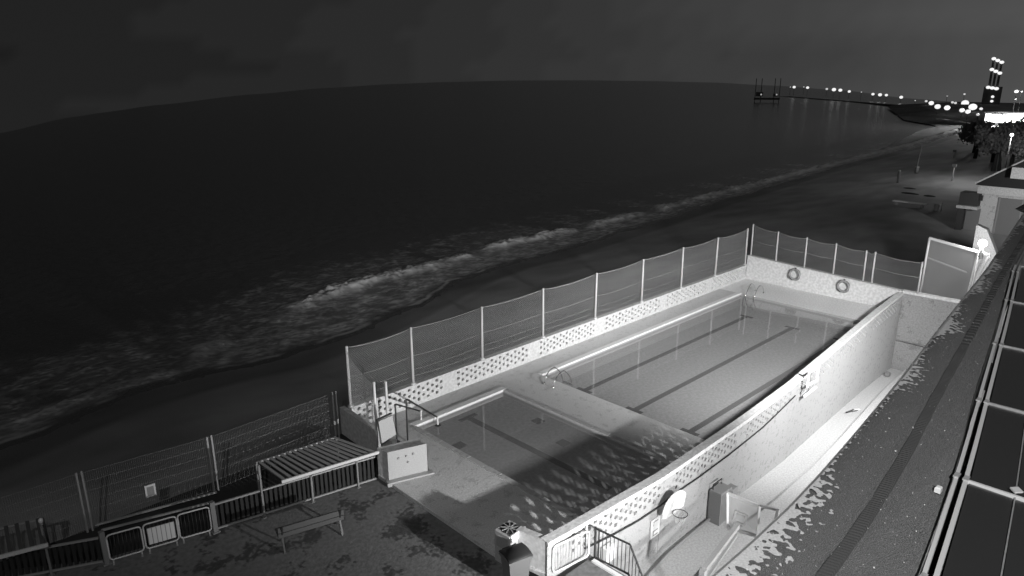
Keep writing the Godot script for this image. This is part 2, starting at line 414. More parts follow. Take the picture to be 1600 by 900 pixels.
func setting():
	# sea
	var st := S(true); var ang := []; var a := deg_to_rad(-28)
	while a < deg_to_rad(150): ang.append(a); a += deg_to_rad(0.9)
	var rings := 70
	var P := func(i: int, j: int) -> Vector3:
		var dx := -sin(ang[i]); var dz := -cos(ang[i])
		var rs: float = 2 * (EYE - SEA) / dip(dx, dz); var r := 30.0 * pow(rs * 1.5 / 30.0, float(j) / rings)
		var x: float = dx * r; var z: float = dz * r; var k := pow(dip(dx, dz), 2) / (4 * (EYE - SEA))
		return Vector3(x, SEA - k * r * r, z)
	for i in ang.size() - 1:
		for j in rings:
			var m: Vector3 = P.call(i, j)
			if m.z > -455 and m.x > x_at(shore, m.z) + 9.0: continue
			quad(st, P.call(i, j), P.call(i, j + 1), P.call(i + 1, j + 1), P.call(i + 1, j))
	struct("sea", st, M.sea, "dark night sea reaching out to the curved horizon", "sea")
	# the lowest belt of the sky, which goes on down behind the domed sea
	st = S(true); var town := Vector3(-0.16, 0.0, -0.98).normalized(); var R := 9000.0
	for i in 360:
		for j in 30:
			for q in [[0, 0], [0, 1], [1, 1], [0, 0], [1, 1], [1, 0]]:
				var az: float = TAU * (i + q[0]) / 360.0; var el: float = deg_to_rad(-9.0 + 0.8 * (j + q[1]))
				var d := Vector3(sin(az) * cos(el), sin(el), -cos(az) * cos(el)); var v := sky_tone(acos(clampf(d.dot(town), -1, 1)), el) * (1.0 + cloud(d))
				st.set_color(Color(v, v, v)); st.add_vertex(Vector3(0, EYE, 0) + d * R)
	var sm := StandardMaterial3D.new(); sm.resource_name = "sky_air"; sm.shading_mode = BaseMaterial3D.SHADING_MODE_UNSHADED; sm.vertex_color_use_as_albedo = true
	struct("sky", st, sm, "dim grey night sky low over the sea", "sky")
	# beach and the low ground behind it, one sheet
	st = S(true); var zs := []; var z := 14.0
	while z > -452: zs.append(z); z -= 0.7 if z > -110 else 2.5
	var ss := []; var s := -12.0
	while s < 24: ss.append(s); s += 0.7
	for q in [26, 30, 36, 44, 56, 75, 110, 170, 260]: ss.append(float(q))
	var rows := []
	for zz in zs:
		var row := []
		for sv in ss:
			var x: float = smooth_x(shore, zz, 2.0) + sv
			if zz > -43.0: x = minf(x, -21.95)
			var lump := n_a.get_noise_2d(x * 0.06, zz * 0.05); var fl := n_b.get_noise_2d(x * 0.35, zz * 0.12)
			var c := clampf(0.33 + 0.18 * lump + 0.11 * fl, 0.1, 0.6)
			if sv < 3.5: c *= 0.6
			row.append([Vector3(x, ground_y(x, zz), zz), Color(c, c, c)])
		rows.append(row)
	for i in rows.size() - 1:
		for j in ss.size() - 1:
			if zs[i + 1] > -43.0 and rows[i][j][0].x > -21.96: continue
			for q in [[i, j], [i + 1, j], [i + 1, j + 1], [i, j], [i + 1, j + 1], [i, j + 1]]:
				st.set_color(rows[q[0]][q[1]][1]); st.add_vertex(rows[q[0]][q[1]][0])
	struct("beach", st, M.sand, "dark sand beach between the pool wall and the surf", "beach")
	# the surf: shallow water with foam
	st = S(true); rows = []; zs = []; z = 8.0
	while z > -300: zs.append(z); z -= 0.17 if z > -62 else (0.4 if z > -110 else 1.6)
	ss = []; s = -22.0
	while s < 2.2: ss.append(s); s += 0.17
	for zz in zs:
		var row := []; var sx := smooth_x(shore, zz, 2.0) + 0.9 * n_c.get_noise_2d(3.0, zz * 0.11); var cx := smooth_x(crest, zz, 3.0) + 0.5 * n_a.get_noise_2d(7.0, zz * 0.3)
		for sv in ss: row.append(surf_point(sx + sv, zz, sv, cx))
		rows.append(row)
	for i in rows.size() - 1:
		for j in ss.size() - 1:
			for q in [[i, j], [i + 1, j], [i + 1, j + 1], [i, j], [i + 1, j + 1], [i, j + 1]]:
				st.set_color(rows[q[0]][q[1]][1]); st.add_vertex(rows[q[0]][q[1]][0])
	struct("surf", st, M.surf, "shallow surf with streaks of white foam along the beach", "surf")
	# court in front of the pool
	st = S(); extrude(st, PackedVector2Array([Vector2(-22.0, 8), Vector2(-8.0, 8), Vector2(-8.0, -13.62), Vector2(-10.85, -13.62), Vector2(-10.85, -11.6), Vector2(-18.62, -11.6), Vector2(-19.75, -6.4), Vector2(-20.5, -3.6), Vector2(-21.95, -1.4)]), -1.6, -0.12)
	struct("court", st, M.court, "worn paved court with dark stains in front of the pool", "court")
	st = S(); extrude(st, PackedVector2Array([Vector2(-22.6, 8), Vector2(-22.0, 8), Vector2(-21.95, -1.4), Vector2(-20.5, -3.6), Vector2(-19.75, -6.4), Vector2(-18.62, -11.6), Vector2(-18.62, -12.55), Vector2(-22.3, -12.7)]), -1.9, -0.16)
	struct("planting_strip", st, M.soil, "dark strip of ground between the railing and the mesh fence", "ground")
	# the pool deck with its two basins left open
	st = S()
	var L := -22.05
	var er := func(zz: float) -> float: return x_at(near_wall, zz) + 0.1
	var pr := func(zz: float) -> float: return x_at(near_wall, zz) - 0.28
	flat(st, [Vector2(L, -12.75), Vector2(-20.2, -12.55), Vector2(-18.6, -12.5), Vector2(-18.6, -11.6), Vector2(-12.2, -11.6), Vector2(-11.2, -12.0), Vector2(er.call(-14.6), -14.6), Vector2(L, -14.6)], 0.0)
	flat(st, [Vector2(L, -19.3), Vector2(er.call(-19.3), -19.3), Vector2(er.call(-21.65), -21.65), Vector2(L, -21.65)], 0.0)
	flat(st, [Vector2(L, -14.6), Vector2(-20.55, -14.6), Vector2(-20.55, -19.3), Vector2(L, -19.3)], 0.0)
	flat(st, [Vector2(L, -21.65), Vector2(-20.5, -21.65), Vector2(-20.5, -39.5), Vector2(L, -39.5)], 0.0)
	var cuts := [-14.6, -17.0, -19.3]; var cuts2 := [-21.65, -26.4, -30.0, -34.0, -38.0, -39.5]
	for cs in [cuts, cuts2]:
		for i in cs.size() - 1:
			flat(st, [Vector2(pr.call(cs[i]), cs[i]), Vector2(er.call(cs[i]), cs[i]), Vector2(er.call(cs[i + 1]), cs[i + 1]), Vector2(pr.call(cs[i + 1]), cs[i + 1])], 0.0)
	quad(st, Vector3(-18.6, -0.3, -11.6), Vector3(-18.6, 0, -11.6), Vector3(-12.2, 0, -11.6), Vector3(-12.2, -0.3, -11.6))
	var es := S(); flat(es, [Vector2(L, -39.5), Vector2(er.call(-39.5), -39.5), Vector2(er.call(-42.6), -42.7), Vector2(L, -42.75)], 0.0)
	struct("end_slab", es, M.end_deck_lit, "pale slab between the main pool and the end wall, coloured brighter for the lamp light on it", "deck")
	struct("pool_deck", st, M.deck, "grey stained concrete deck around the two pools", "deck")
	# the sunken passage along the pool wall
	st = S(); var fy := func(zz: float) -> float: return -2.0 + 0.0636 * (zz + 19.9)
	var zz2 := [-13.62, -17.0, -20.0, -23.0, -26.4, -30.0, -34.0, -38.0, -42.6]
	var kx := [-8.6, -9.3, -9.74, -9.8, -10.0, -10.35, -10.8, -11.25, -11.62]
	var lip := S()
	for i in zz2.size() - 1:
		var z0: float = zz2[i]; var z1: float = zz2[i + 1]
		quad(st, Vector3(x_at(near_wall, z0) + 0.05, fy.call(z0), z0), Vector3(x_at(near_wall, z1) + 0.05, fy.call(z1), z1), Vector3(kx[i + 1], fy.call(z1), z1), Vector3(kx[i], fy.call(z0), z0))
		hexa(lip, [Vector3(kx[i], fy.call(z0) - .2, z0), Vector3(-1.6, fy.call(z0) - .2, z0), Vector3(-1.6, fy.call(z1) - .2, z1), Vector3(kx[i + 1], fy.call(z1) - .2, z1), Vector3(kx[i], fy.call(z0) + .14, z0), Vector3(-1.6, fy.call(z0) + .14, z0), Vector3(-1.6, fy.call(z1) + .14, z1), Vector3(kx[i + 1], fy.call(z1) + .14, z1)])
	quad(st, Vector3(-11.0, -1.9, -13.62), Vector3(-11.0, -0.12, -13.62), Vector3(-8.0, -0.12, -13.62), Vector3(-8.0, -1.9, -13.62))
	struct("passage_floor", st, M.passage, "pale floodlit passage floor below the pool wall", "path")
	struct("raised_kerb", lip, M.kerb, "bright raised kerb along the passage beside the building", "kerb")

func flat(st: SurfaceTool, pts: Array, y: float):
	var pv := PackedVector2Array(pts); var ix := Geometry2D.triangulate_polygon(pv)
	for i in range(0, ix.size(), 3): tri(st, v3(pv[ix[i]], y), v3(pv[ix[i + 1]], y), v3(pv[ix[i + 2]], y))

func surf_point(x: float, z: float, sv: float, cx: float) -> Array:
	var far := clampf((-z - 60) / 120.0, 0, 1)
	var u := x - cx   # positive towards the beach
	var lump := n_a.get_noise_2d(x * 0.45, z * 0.45); var lace := n_b.get_noise_2d(x * 0.9, z * 0.45); var big := n_c.get_noise_2d(5.0, z * 0.085)
	# how strong the breaker is along the shore
	var gain := smoothstep(-18.0, -26.0, z) * (1.0 - 0.8 * smoothstep(2.2, 0.4, absf(z + 58.5))) * (1.0 - 0.7 * smoothstep(1.6, 0.3, absf(z + 43.0))) * (1.0 - 0.75 * smoothstep(2.5, 0.4, absf(z + 72.0)))
	gain = clampf(gain * (0.85 + 0.5 * big), 0, 1)
	gain = maxf(gain, 0.55 * smoothstep(2.2, 0.6, absf(z + 15.0)))
	var fine := n_c.get_noise_2d(x * 2.1, z * 1.7)
	var ragged := u + 0.45 * lump + 0.25 * fine + 0.5 * n_b.get_noise_2d(9.0, z * 0.35)
	var wdt := (0.5 if ragged > 0 else 1.5 + 0.7 * big) + far * 0.4
	var roll := exp(-pow(ragged / wdt, 2.0)) * gain
	var h := roll * (0.36 + 0.22 * lace + 0.22 * fine) + 0.04 * lump
	var web := clampf(1.0 - 4.2 * absf(lace + 0.35 * fine), 0, 1)   # thin crossing threads of foam
	var web2 := clampf(1.0 - 4.5 * absf(n_a.get_noise_2d(x * 0.62 + 40, z * 0.34) + 0.25 * fine), 0, 1)
	var foam := clampf(roll * (0.95 + 0.8 * lace + 0.9 * fine), 0, 1)
	# old foam between breaker and beach, and patches drifting seaward of it at the near end
	var band := smoothstep(-0.5, 0.6, u) * smoothstep(0.5, -0.6, sv)
	foam = maxf(foam, band * (0.17 + 0.10 * lump + 0.5 * web * smoothstep(-0.15, 0.35, lump) + 0.3 * web2))
	var sea_band := smoothstep(-10.0, -3.0, u + 3.0 * lump) * smoothstep(1.0, -1.0, u) * smoothstep(-0.25, 0.05, big + 0.3 * lump + (0.25 if z > -55.0 else -0.12))
	foam = maxf(foam, sea_band * (0.07 + 0.5 * web * smoothstep(-0.2, 0.3, lump) + 0.35 * web2 * smoothstep(-0.1, 0.4, -lump)))
	foam = maxf(foam, 0.55 * smoothstep(0.32, 0.08, absf(sv - 0.35 + 0.3 * lump)) * smoothstep(-0.2, 0.25, n_c.get_noise_2d(8.0, z * 0.2)))
	foam *= smoothstep(-22.0, -19.0, sv)
	var y := maxf(-3.02 + h + 0.02 * smoothstep(-6.0, 0.0, sv), ground_y(x, z) + 0.012) if sv > -2.0 else -3.02 + h
	y = lerpf(y, sea_y(x, z) - 0.06, smoothstep(-17.0, -22.0, sv)); if sv < -2.0: y -= (SEA - sea_y(x, z))
	if sv > 1.2: y = minf(y, ground_y(x, z) - 0.03 * (sv - 1.2))
	var c := lerpf(0.085, 0.85, foam)
	return [Vector3(x, y, z), Color(c, c, c)]

# ======================================================================== the two pools
func pools():
	var pr := func(zz: float) -> float: return x_at(near_wall, zz) - 0.28
	for k in 2:
		var z0 := -14.6 if k == 0 else -21.65; var z1 := -19.3 if k == 0 else -39.5
		var xl := -20.55 if k == 0 else -20.5; var dep := -0.28 if k == 0 else -0.80; var wy := -0.10 if k == 0 else -0.13
		var t := thing("swimming_pool", "small near pool with a single dark lane line across it" if k == 0 else "long main pool with three dark lane lines", "pool", Vector3.ZERO, 0, "")
		var cuts := [z0, -17.0, z1] if k == 0 else [z0, -26.4, -30.0, -34.0, -38.0, z1]
		var st := S()
		for i in cuts.size() - 1:
			quad(st, Vector3(xl, dep, cuts[i]), Vector3(xl, dep, cuts[i + 1]), Vector3(pr.call(cuts[i + 1]), dep, cuts[i + 1]), Vector3(pr.call(cuts[i]), dep, cuts[i]))
		obj("pool_bottom", st, M.pool_bottom, t)
		st = S()
		quad(st, Vector3(xl, dep, z0), Vector3(xl, 0, z0), Vector3(xl, 0, z1), Vector3(xl, dep, z1))
		quad(st, Vector3(xl, dep, z1), Vector3(xl, 0, z1), Vector3(pr.call(z1), 0, z1), Vector3(pr.call(z1), dep, z1))
		quad(st, Vector3(xl, dep, z0), Vector3(xl, 0, z0), Vector3(pr.call(z0), 0, z0), Vector3(pr.call(z0), dep, z0))
		for i in cuts.size() - 1:
			quad(st, Vector3(pr.call(cuts[i]), dep, cuts[i]), Vector3(pr.call(cuts[i]), 0, cuts[i]), Vector3(pr.call(cuts[i + 1]), 0, cuts[i + 1]), Vector3(pr.call(cuts[i + 1]), dep, cuts[i + 1]))
		obj("pool_side", st, M.pool_tile, t)
		# lane lines of dark tile with a bar across each end
		if k == 0:
			st = S(); box(st, Vector3(-16.4, dep + 0.006, -16.9), Vector3(7.2, 0.012, 0.28)); box(st, Vector3(-20.1, dep + 0.006, -16.9), Vector3(0.22, 0.012, 0.9)); obj("lane_line", st, M.lane_tile, t)
			for q in [Vector3(-18.6, 0, -15.2), Vector3(-16.0, 0, -18.1), Vector3(-17.9, 0, -18.7)]:
				st = S(); box(st, q + Vector3(0, dep + 0.006, 0), Vector3(0.42, 0.012, 0.42)); obj("drain_grate", st, M.lane_tile, t)
		else:
			for x in [-19.2, -16.4, -13.65]:
				st = S(); box(st, Vector3(x, dep + 0.006, -30.5), Vector3(0.26, 0.012, 14.6)); box(st, Vector3(x, dep + 0.006, -23.1), Vector3(0.8, 0.012, 0.22)); box(st, Vector3(x, dep + 0.006, -37.9), Vector3(0.8, 0.012, 0.22))
				obj("lane_line", st, M.lane_tile, t)
		# water: a sheet with a few faint wrinkles and two bubbling inlets in the main pool
		st = S(true); var nz := 26 if k == 0 else 90; var nx := 44
		var W := func(i: int, j: int) -> Vector3:
			var z := lerpf(z0, z1, float(j) / nz); var x: float = lerpf(xl, pr.call(z), float(i) / nx); var y := wy + 0.0012 * n_a.get_noise_2d(x * 0.5, z * 0.5)
			if k == 1:
				for q in [Vector3(-15.55, -32.2, 0.75), Vector3(-15.6, -35.6, 0.65)]:
					var r: float = Vector2(x - q.x, z - q.y).length() / q.z
					y += 0.06 * exp(-r * r) * n_b.get_noise_2d(x * 1.6, z * 1.6)
			return Vector3(x, y, z)
		for i in nx:
			for j in nz: quad(st, W.call(i, j), W.call(i, j + 1), W.call(i + 1, j + 1), W.call(i + 1, j))
		obj("water", st, M.pool_water_shallow if k == 0 else M.pool_water, t)
	# coping stones round the basins
	var cz := thing("pool_coping", "bright white coping along the sea side of the main pool", "coping")
	var n := 22
	var stone := S(); bevel_box(stone, Vector3.ZERO, Vector3(0.30, 0.09, 0.80), 0.012); var sm := mesh_of(stone, M.coping)
	for i in n: share("coping_stone", sm, Transform3D(Basis(), Vector3(-20.62, 0.012, -22.06 - i * 0.8115)), cz)
	cz = thing("pool_coping", "white coping along the sea side of the near pool", "coping")
	for i in 6: share("coping_stone", sm, Transform3D(Basis(), Vector3(-20.66, 0.012, -14.98 - i * 0.8115)), cz)
	cz = thing("pool_coping", "pale coping between the near pool and the middle deck strip", "coping")
	stone = S(); bevel_box(stone, Vector3.ZERO, Vector3(0.80, 0.07, 0.22), 0.012); sm = mesh_of(stone, M.grey_coping)
	for i in 11: share("coping_stone", sm, Transform3D(Basis(), Vector3(-20.1 + i * 0.8115, 0.012, -19.36)), cz)
	cz = thing("pool_coping", "grey coping on the near edge of the near pool", "coping")
	for i in 11: share("coping_stone", sm, Transform3D(Basis(), Vector3(-20.1 + i * 0.8115, 0.008, -14.52)), cz)
	# hand rails
	var cap := func(t: Node3D, p: Vector3):
		var st := S(true); lathe(st, p, [Vector2(0.0, 0.03), Vector2(0.10, 0.025), Vector2(0.13, 0.0)], 14); obj("base_flange", st, M.dark_metal, t)
	var t := thing("entry_handrail", "dark entry handrails sloping into the near pool beside the white notice board", "handrail")
	for q in [[Vector3(-20.06, 0, -13.4), Vector3(-20.06, 1.52, -13.42), Vector3(-20.75, 0.42, -15.05), 0.42], [Vector3(-19.7, 0, -13.63), Vector3(-19.7, 1.78, -13.66), Vector3(-20.15, 0.25, -15.4), 0.25]]:
		var st := S(true); var m: Vector3 = q[1]; var e: Vector3 = q[2]
		tube(st, [q[0], m - Vector3(0, 0.1, 0), m - Vector3(0, 0.03, 0.02), m + (e - m) * 0.04, m + (e - m) * 0.1, e], 0.032, 8)
		obj("rail", st, M.dark_metal, t)
		st = S(true); tube(st, [e, e - Vector3(0, q[3] + 0.1, 0)], 0.032, 8); ball(st, e, Vector3(0.06, 0.06, 0.06)); obj("end_post", st, M.white_plastic, t)
		cap.call(t, Vector3(e.x, 0.0 if e.z > -14.6 else -0.09, e.z)); cap.call(t, q[0])
	for q in [[-21.02, -19.75, 0.55, -0.06, "chrome grab rails of the ladder at the near corner of the main pool", 1.0], [-40.5, -20.1, 0.45, 0.0, "chrome grab rails of the ladder at the far corner of the main pool", -1.0]]:
		t = thing("pool_ladder", q[4], "ladder")
		for s in [0.0, 0.55]:
			var st := S(true); var pts := []; var zb: float = q[0]; var x: float = q[1] + s
			var dz := -1.25 if q[5] > 0 else 1.25
			for i in 11:
				var a := PI * i / 10.0
				pts.append(Vector3(x, sin(a) * 0.62 + (0.0 if i < 6 else -0.1 * (i - 5)), zb + dz * (0.5 - 0.5 * cos(a))))
			pts.append(pts[-1] + Vector3(0, -0.5, 0))
			tube(st, pts, 0.024, 8); obj("grab_rail", st, M.chrome, t)
			st = S(true); ball(st, pts[0] + Vector3(0, 0.04, 0), Vector3(0.055, 0.05, 0.055)); obj("rail_foot", st, M.chrome, t)
		for y in [-0.25, -0.5]:
			var st := S(); box(st, Vector3(q[1] + 0.275, y, q[0] + (-1.25 if q[5] > 0 else 1.25)), Vector3(0.5, 0.03, 0.1)); obj("tread", st, M.chrome, t)

# ======================================================================== pool walls and the netting on them
func walls_and_fences():
	# sea wall: base, coping, piers and pierced panels
	var w := thing("sea_wall", "long white pool wall with pierced panels on the sea side", "wall")
	var a := Vector2(-22.0, -12.75); var b := Vector2(-22.0, -42.8)
	var st := S(); wall_run(st, a, b, -1.9, 0.16, -1.9, 0.16, 0.2, -1.0); obj("wall_base", st, M.white_wall, w)
	st = S(); box(st, Vector3(-22.1, 0.90, -27.78), Vector3(0.26, 0.10, 30.1)); obj("wall_cap", st, M.white_wall, w)
	var groups := [[-12.95, -17.2], [-17.9, -22.3], [-23.05, -27.2], [-28.0, -33.0], [-33.6, -37.9], [-38.5, -42.75]]
	var last := -12.75
	for g in groups:
		if last - g[0] > 0.05:
			st = S(); wall_run(st, Vector2(-22.0, last), Vector2(-22.0, g[0]), 0.16, 0.85, 0.16, 0.85, 0.2, -1.0); obj("pier", st, M.white_wall, w)
		st = S(); perforated(st, Vector2(-22.0, g[0]), Vector2(-22.0, g[1]), 0.16, 0.85, 0.1, -1.0, 18, 5); obj("pierced_panel", st, M.white_wall, w)
		last = g[1]
	# near wall, following a slight bow, standing on the tall wall of the passage
	w = thing("pool_wall", "tall bright white pool wall above the floodlit passage", "wall")
	var fy := func(zz: float) -> float: return -2.3 + 0.0636 * (zz + 19.9)
	groups = [[-12.9, -16.95], [-17.7, -21.7], [-22.45, -26.4], [-27.4, -31.6], [-32.6, -36.8], [-37.8, -41.9]]
	var topy := func(zz: float) -> float: return 1.0 + 0.12 * clampf((-zz - 34) / 8.0, 0, 1)
	var cuts := [-12.05]
	for g in groups: cuts.append(g[0]); cuts.append(g[1])
	cuts.append(-42.7)
	var base := S(); var cap := S()
	for i in cuts.size() - 1:
		var z0: float = cuts[i]; var z1: float = cuts[i + 1]
		var p0 := Vector2(x_at(near_wall, z0), z0); var p1 := Vector2(x_at(near_wall, z1), z1)
		wall_run(base, p0, p1, fy.call(z0), 0.2, fy.call(z1), 0.2, 0.24, 1.0)
		wall_run(cap, p0 - Vector2(0.03, 0), p1 - Vector2(0.03, 0), topy.call(z0) - 0.14, topy.call(z0), topy.call(z1) - 0.14, topy.call(z1), 0.30, 1.0)
		if i % 2 == 0:
			st = S(); wall_run(st, p0, p1, 0.2, topy.call(z0) - 0.14, 0.2, topy.call(z1) - 0.14, 0.24, 1.0); obj("pier", st, M.outer_wall, w)
		else:
			st = S(); perforated(st, p0 + Vector2(0.16, 0), p1 + Vector2(0.16, 0), 0.2, 0.86, 0.08, 1.0, 18, 5); obj("pierced_panel", st, M.outer_wall, w)
	obj("wall_base", base, M.outer_wall, w); obj("wall_cap", cap, M.white_wall, w)
	st = S(); wall_run(st, Vector2(-12.2, -11.9), Vector2(-11.14, -12.05), -0.2, 0.93, -0.2, 1.0, 0.22, -1.0); obj("return_wall", st, M.white_wall, w)
	# end wall
	w = thing("end_wall", "plain pale wall at the far end of the main pool with two life rings", "wall")
	st = S(); wall_run(st, Vector2(-22.0, -42.8), Vector2(-12.5, -42.7), -2.4, 1.55, -3.6, 1.16, 0.25, -1.0); obj("wall_panel", st, M.end_wall, w)
	st = S(); wall_run(st, Vector2(-22.0, -42.76), Vector2(-12.5, -42.66), 1.55, 1.61, 1.16, 1.22, 0.33, -1.0); obj("wall_cap", st, M.white_wall, w)
	# low wall at the near left corner
	w = thing("corner_wall", "low grey wall closing the near left corner of the pool deck", "wall")
	st = S(); wall_run(st, Vector2(-22.3, -12.62), Vector2(-18.7, -12.5), -1.9, 0.95, -1.9, 0.95, 0.2, 1.0); obj("wall_panel", st, M.end_wall, w)
	# net fence along the sea wall
	var f := thing("net_fence", "sagging chain link netting on white posts along the sea wall", "fence")
	var zs := [-12.78, -15.72, -19.5, -23.4, -27.3, -31.3, -35.2, -39.0, -42.73]
	var pst := S(true); tube(pst, [Vector3(0, 0, 0), Vector3(0, 2.42, 0)], 0.055, 10); ball(pst, Vector3(0, 2.42, 0), Vector3(0.055, 0.03, 0.055)); lathe(pst, Vector3.ZERO, [Vector2(0.056, 0.07), Vector2(0.11, 0.05), Vector2(0.12, 0.0)], 12)
	var pm := mesh_of(pst, M.pole)
	for z in zs: share("post", pm, Transform3D(Basis().rotated(Vector3.BACK, 0.008 * sin(z)), Vector3(-22.1, 0.95, z)), f)
	for i in zs.size() - 1:
		var p0 := Vector3(-22.16, 0.98, zs[i]); var p1 := Vector3(-22.16, 0.98, zs[i + 1])
		st = S(); netting(st, p0, p1, 2.34, 2.34, 0.07 + 0.05 * sin(i * 2.1), 0.10, 0.0036); obj("netting", st, M.net_wire, f)
		for q in [[2.34, 0.10, 0.012], [1.15, 0.06, 0.007], [0.55, 0.03, 0.006], [0.28, 0.05, 0.006]]:
			st = S(true); var pts := []
			for k in 9:
				var u := k / 8.0; pts.append(p0.lerp(p1, u) + UPV * (q[0] - 4 * u * (1 - u) * (q[1] + 0.03 * sin(i * 1.7 + q[0]))))
			tube(st, pts, q[2], 5); obj("tension_wire", st, M.net_wire, f)
	# the short bay across the near left corner
	f = thing("net_fence", "short netting bay from the corner post to the tall pole by the notice board", "fence")
	st = S(); netting(st, Vector3(-22.1, 0.98, -12.72), Vector3(-19.75, 0.9, -12.35), 2.3, 1.9, 0.18, 0.10, 0.0036); obj("netting", st, M.net_wire, f)
	for q in [2.3, 1.2]:
		st = S(true); var pts := []
		for k in 9:
			var u := k / 8.0; pts.append(Vector3(-22.1, 0.98, -12.72).lerp(Vector3(-19.75, 0.9, -12.35), u) + UPV * (lerpf(q, q * 0.83, u) - 0.7 * u * (1 - u)))
		tube(st, pts, 0.008, 5); obj("tension_wire", st, M.net_wire, f)
	for q in [[Vector3(-19.62, -0.1, -12.3), 2.97, "white pole standing left behind the notice board"], [Vector3(-20.34, 0, -13.25), 2.36, "white pole standing right behind the notice board"]]:
		st = S(true); tube(st, [q[0], q[0] + UPV * q[1]], 0.055, 10); ball(st, q[0] + UPV * q[1], Vector3(0.06, 0.035, 0.06)); tag(obj("white_pole", st, M.pole), q[2], "pole")
	# net fence on the end wall
	f = thing("net_fence", "netting on white posts along the top of the far end wall", "fence")
	var ex := [[-21.85, 1.58, 2.1], [-20.12, 1.50, 1.95], [-18.25, 1.43, 1.92], [-16.45, 1.36, 1.92], [-14.69, 1.28, 1.87], [-14.2, 1.26, 1.88], [-11.7, 1.18, 1.82]]
	for q in ex:
		st = S(true); tube(st, [Vector3(q[0], q[1] - 0.05, -42.95), Vector3(q[0] - 0.03, q[1] + q[2], -42.95)], 0.05, 8); obj("post", st, M.pole, f)
	for i in ex.size() - 1:
		var p0 := Vector3(ex[i][0], ex[i][1] + 0.04, -42.98); var p1 := Vector3(ex[i + 1][0], ex[i + 1][1] + 0.04, -42.98)
		st = S(); netting(st, p0, p1, ex[i][2] - 0.12, ex[i + 1][2] - 0.12, 0.06, 0.10, 0.0036); obj("netting", st, M.net_wire, f)
		for q in [1.0, 0.5]:
			st = S(true); tube(st, [p0 + UPV * (ex[i][2] - 0.12) * q, (p0 + p1) / 2 + UPV * ((ex[i][2] + ex[i + 1][2]) / 2 - 0.24) * q, p1 + UPV * (ex[i + 1][2] - 0.12) * q], 0.008, 5); obj("tension_wire", st, M.net_wire, f)
	# life rings
	for q in [[Vector3(-18.63, 1.0, -42.52), "grey life ring hanging on the end wall, nearer the sea"], [Vector3(-15.62, 0.86, -42.52), "grey life ring hanging on the end wall, nearer the passage"]]:
		var t := thing("life_ring", q[1], "life ring", q[0], 0, "life rings on the end wall")
		st = S(true); ring(st, 0.31, 0.07, 0, TAU, 28); obj("ring_body", st, M.mid_grey, t)
		for k in 4:
			st = S(true); ring(st, 0.31, 0.074, PI / 4 + k * PI / 2 - 0.22, PI / 4 + k * PI / 2 + 0.22, 5); obj("band", st, M.grey_metal, t)
		st = S(true); var pts := []
		for k in 33: pts.append(Vector3(cos(TAU * k / 32), sin(TAU * k / 32), 0) * (0.385 + 0.02 * sin(TAU * k / 8.0 - 1.5)))
		tube(st, pts, 0.010, 5); obj("grab_rope", st, M.dark_metal, t)
		st = S(); box(st, Vector3(0, 0.33, -0.09), Vector3(0.07, 0.16, 0.10)); obj("hook", st, M.dark_metal, t)

func ring(st: SurfaceTool, R: float, r: float, a0: float, a1: float, n: int):
	for i in n:
		for k in 10:
			var p := []
			for q in [[i, k], [i, k + 1], [i + 1, k + 1], [i + 1, k]]:
				var a: float = lerpf(a0, a1, float(q[0]) / n); var b: float = TAU * q[1] / 10
				p.append(Vector3(cos(a) * (R + r * cos(b)), sin(a) * (R + r * cos(b)), r * 0.8 * sin(b)))
			quad(st, p[0], p[1], p[2], p[3])

# ======================================================================== the court on the left
var rail_line := [Vector3(-22.2, 0, 0.6), Vector3(-21.75, 0, -1.37), Vector3(-20.75, 0, -2.6), Vector3(-20.24, 0, -3.6), Vector3(-19.5, 0, -6.35), Vector3(-19.1, 0, -7.55), Vector3(-18.46, 0, -10.36), Vector3(-18.3, 0, -11.5)]

func slat_rail(called: String, label: String, a: Vector3, b: Vector3, h: float, posts: Array):
	var t := thing(called, label, "railing")
	var g := -0.12; var l := a.distance_to(b); var d := (b - a) / l
	var st := S(); beam(st, a + UPV * (g + h), b + UPV * (g + h), 0.06, 0.05); obj("top_rail", st, M.galvanised, t)
	st = S(); beam(st, a + UPV * (g + 0.10), b + UPV * (g + 0.10), 0.05, 0.05); obj("bottom_rail", st, M.galvanised, t)
	var n := int(l / 0.145); var sl := S(); box(sl, Vector3.ZERO, Vector3(0.02, h - 0.16, 0.085)); var me := mesh_of(sl, M.dark_slat)
	var bs := Basis(Vector3(d.z, 0, -d.x), UPV, d)
	for i in n:
		share("slat", me, Transform3D(bs.rotated(UPV, rng.randf_range(-0.12, 0.12)), a + d * (i + 0.5) * l / n + UPV * (g + h / 2 + 0.03) + Vector3(d.z, 0, -d.x) * 0.06), t)
	for q in posts:
		st = S(); var p := a.lerp(b, q[0]); box(st, p + Vector3(0.05, g + q[1] / 2, 0), Vector3(0.055, q[1], 0.055)); box(st, p + Vector3(0.05, g + 0.012, 0), Vector3(0.13, 0.024, 0.13)); obj("post", st, M.grey_metal, t)

func barrier(label: String) -> Node3D:
	var t := thing("crowd_barrier", label, "barrier", Vector3.ZERO, 0, "round cornered barriers in the railing line")
	var st := S(true); tube(st, round_frame(0.86, 0.80, 0.10), 0.024, 7); obj("frame", st, M.pole, t)
	var br := S(true); tube(br, [Vector3(0, 0.02, 0), Vector3(0, 0.78, 0)], 0.010, 5); var me := mesh_of(br, M.dark_metal)
	for i in 8: share("bar", me, Transform3D(Basis(), Vector3(0, 0, -0.35 + i * 0.1)), t)
	for s in [-1, 1]:
		st = S(); beam(st, Vector3(0.14, -0.10, 0.36 * s), Vector3(-0.14, -0.10, 0.36 * s), 0.05, 0.02); box(st, Vector3(0, -0.05, 0.36 * s), Vector3(0.04, 0.1, 0.04)); obj("foot", st, M.galvanised, t)
	return t

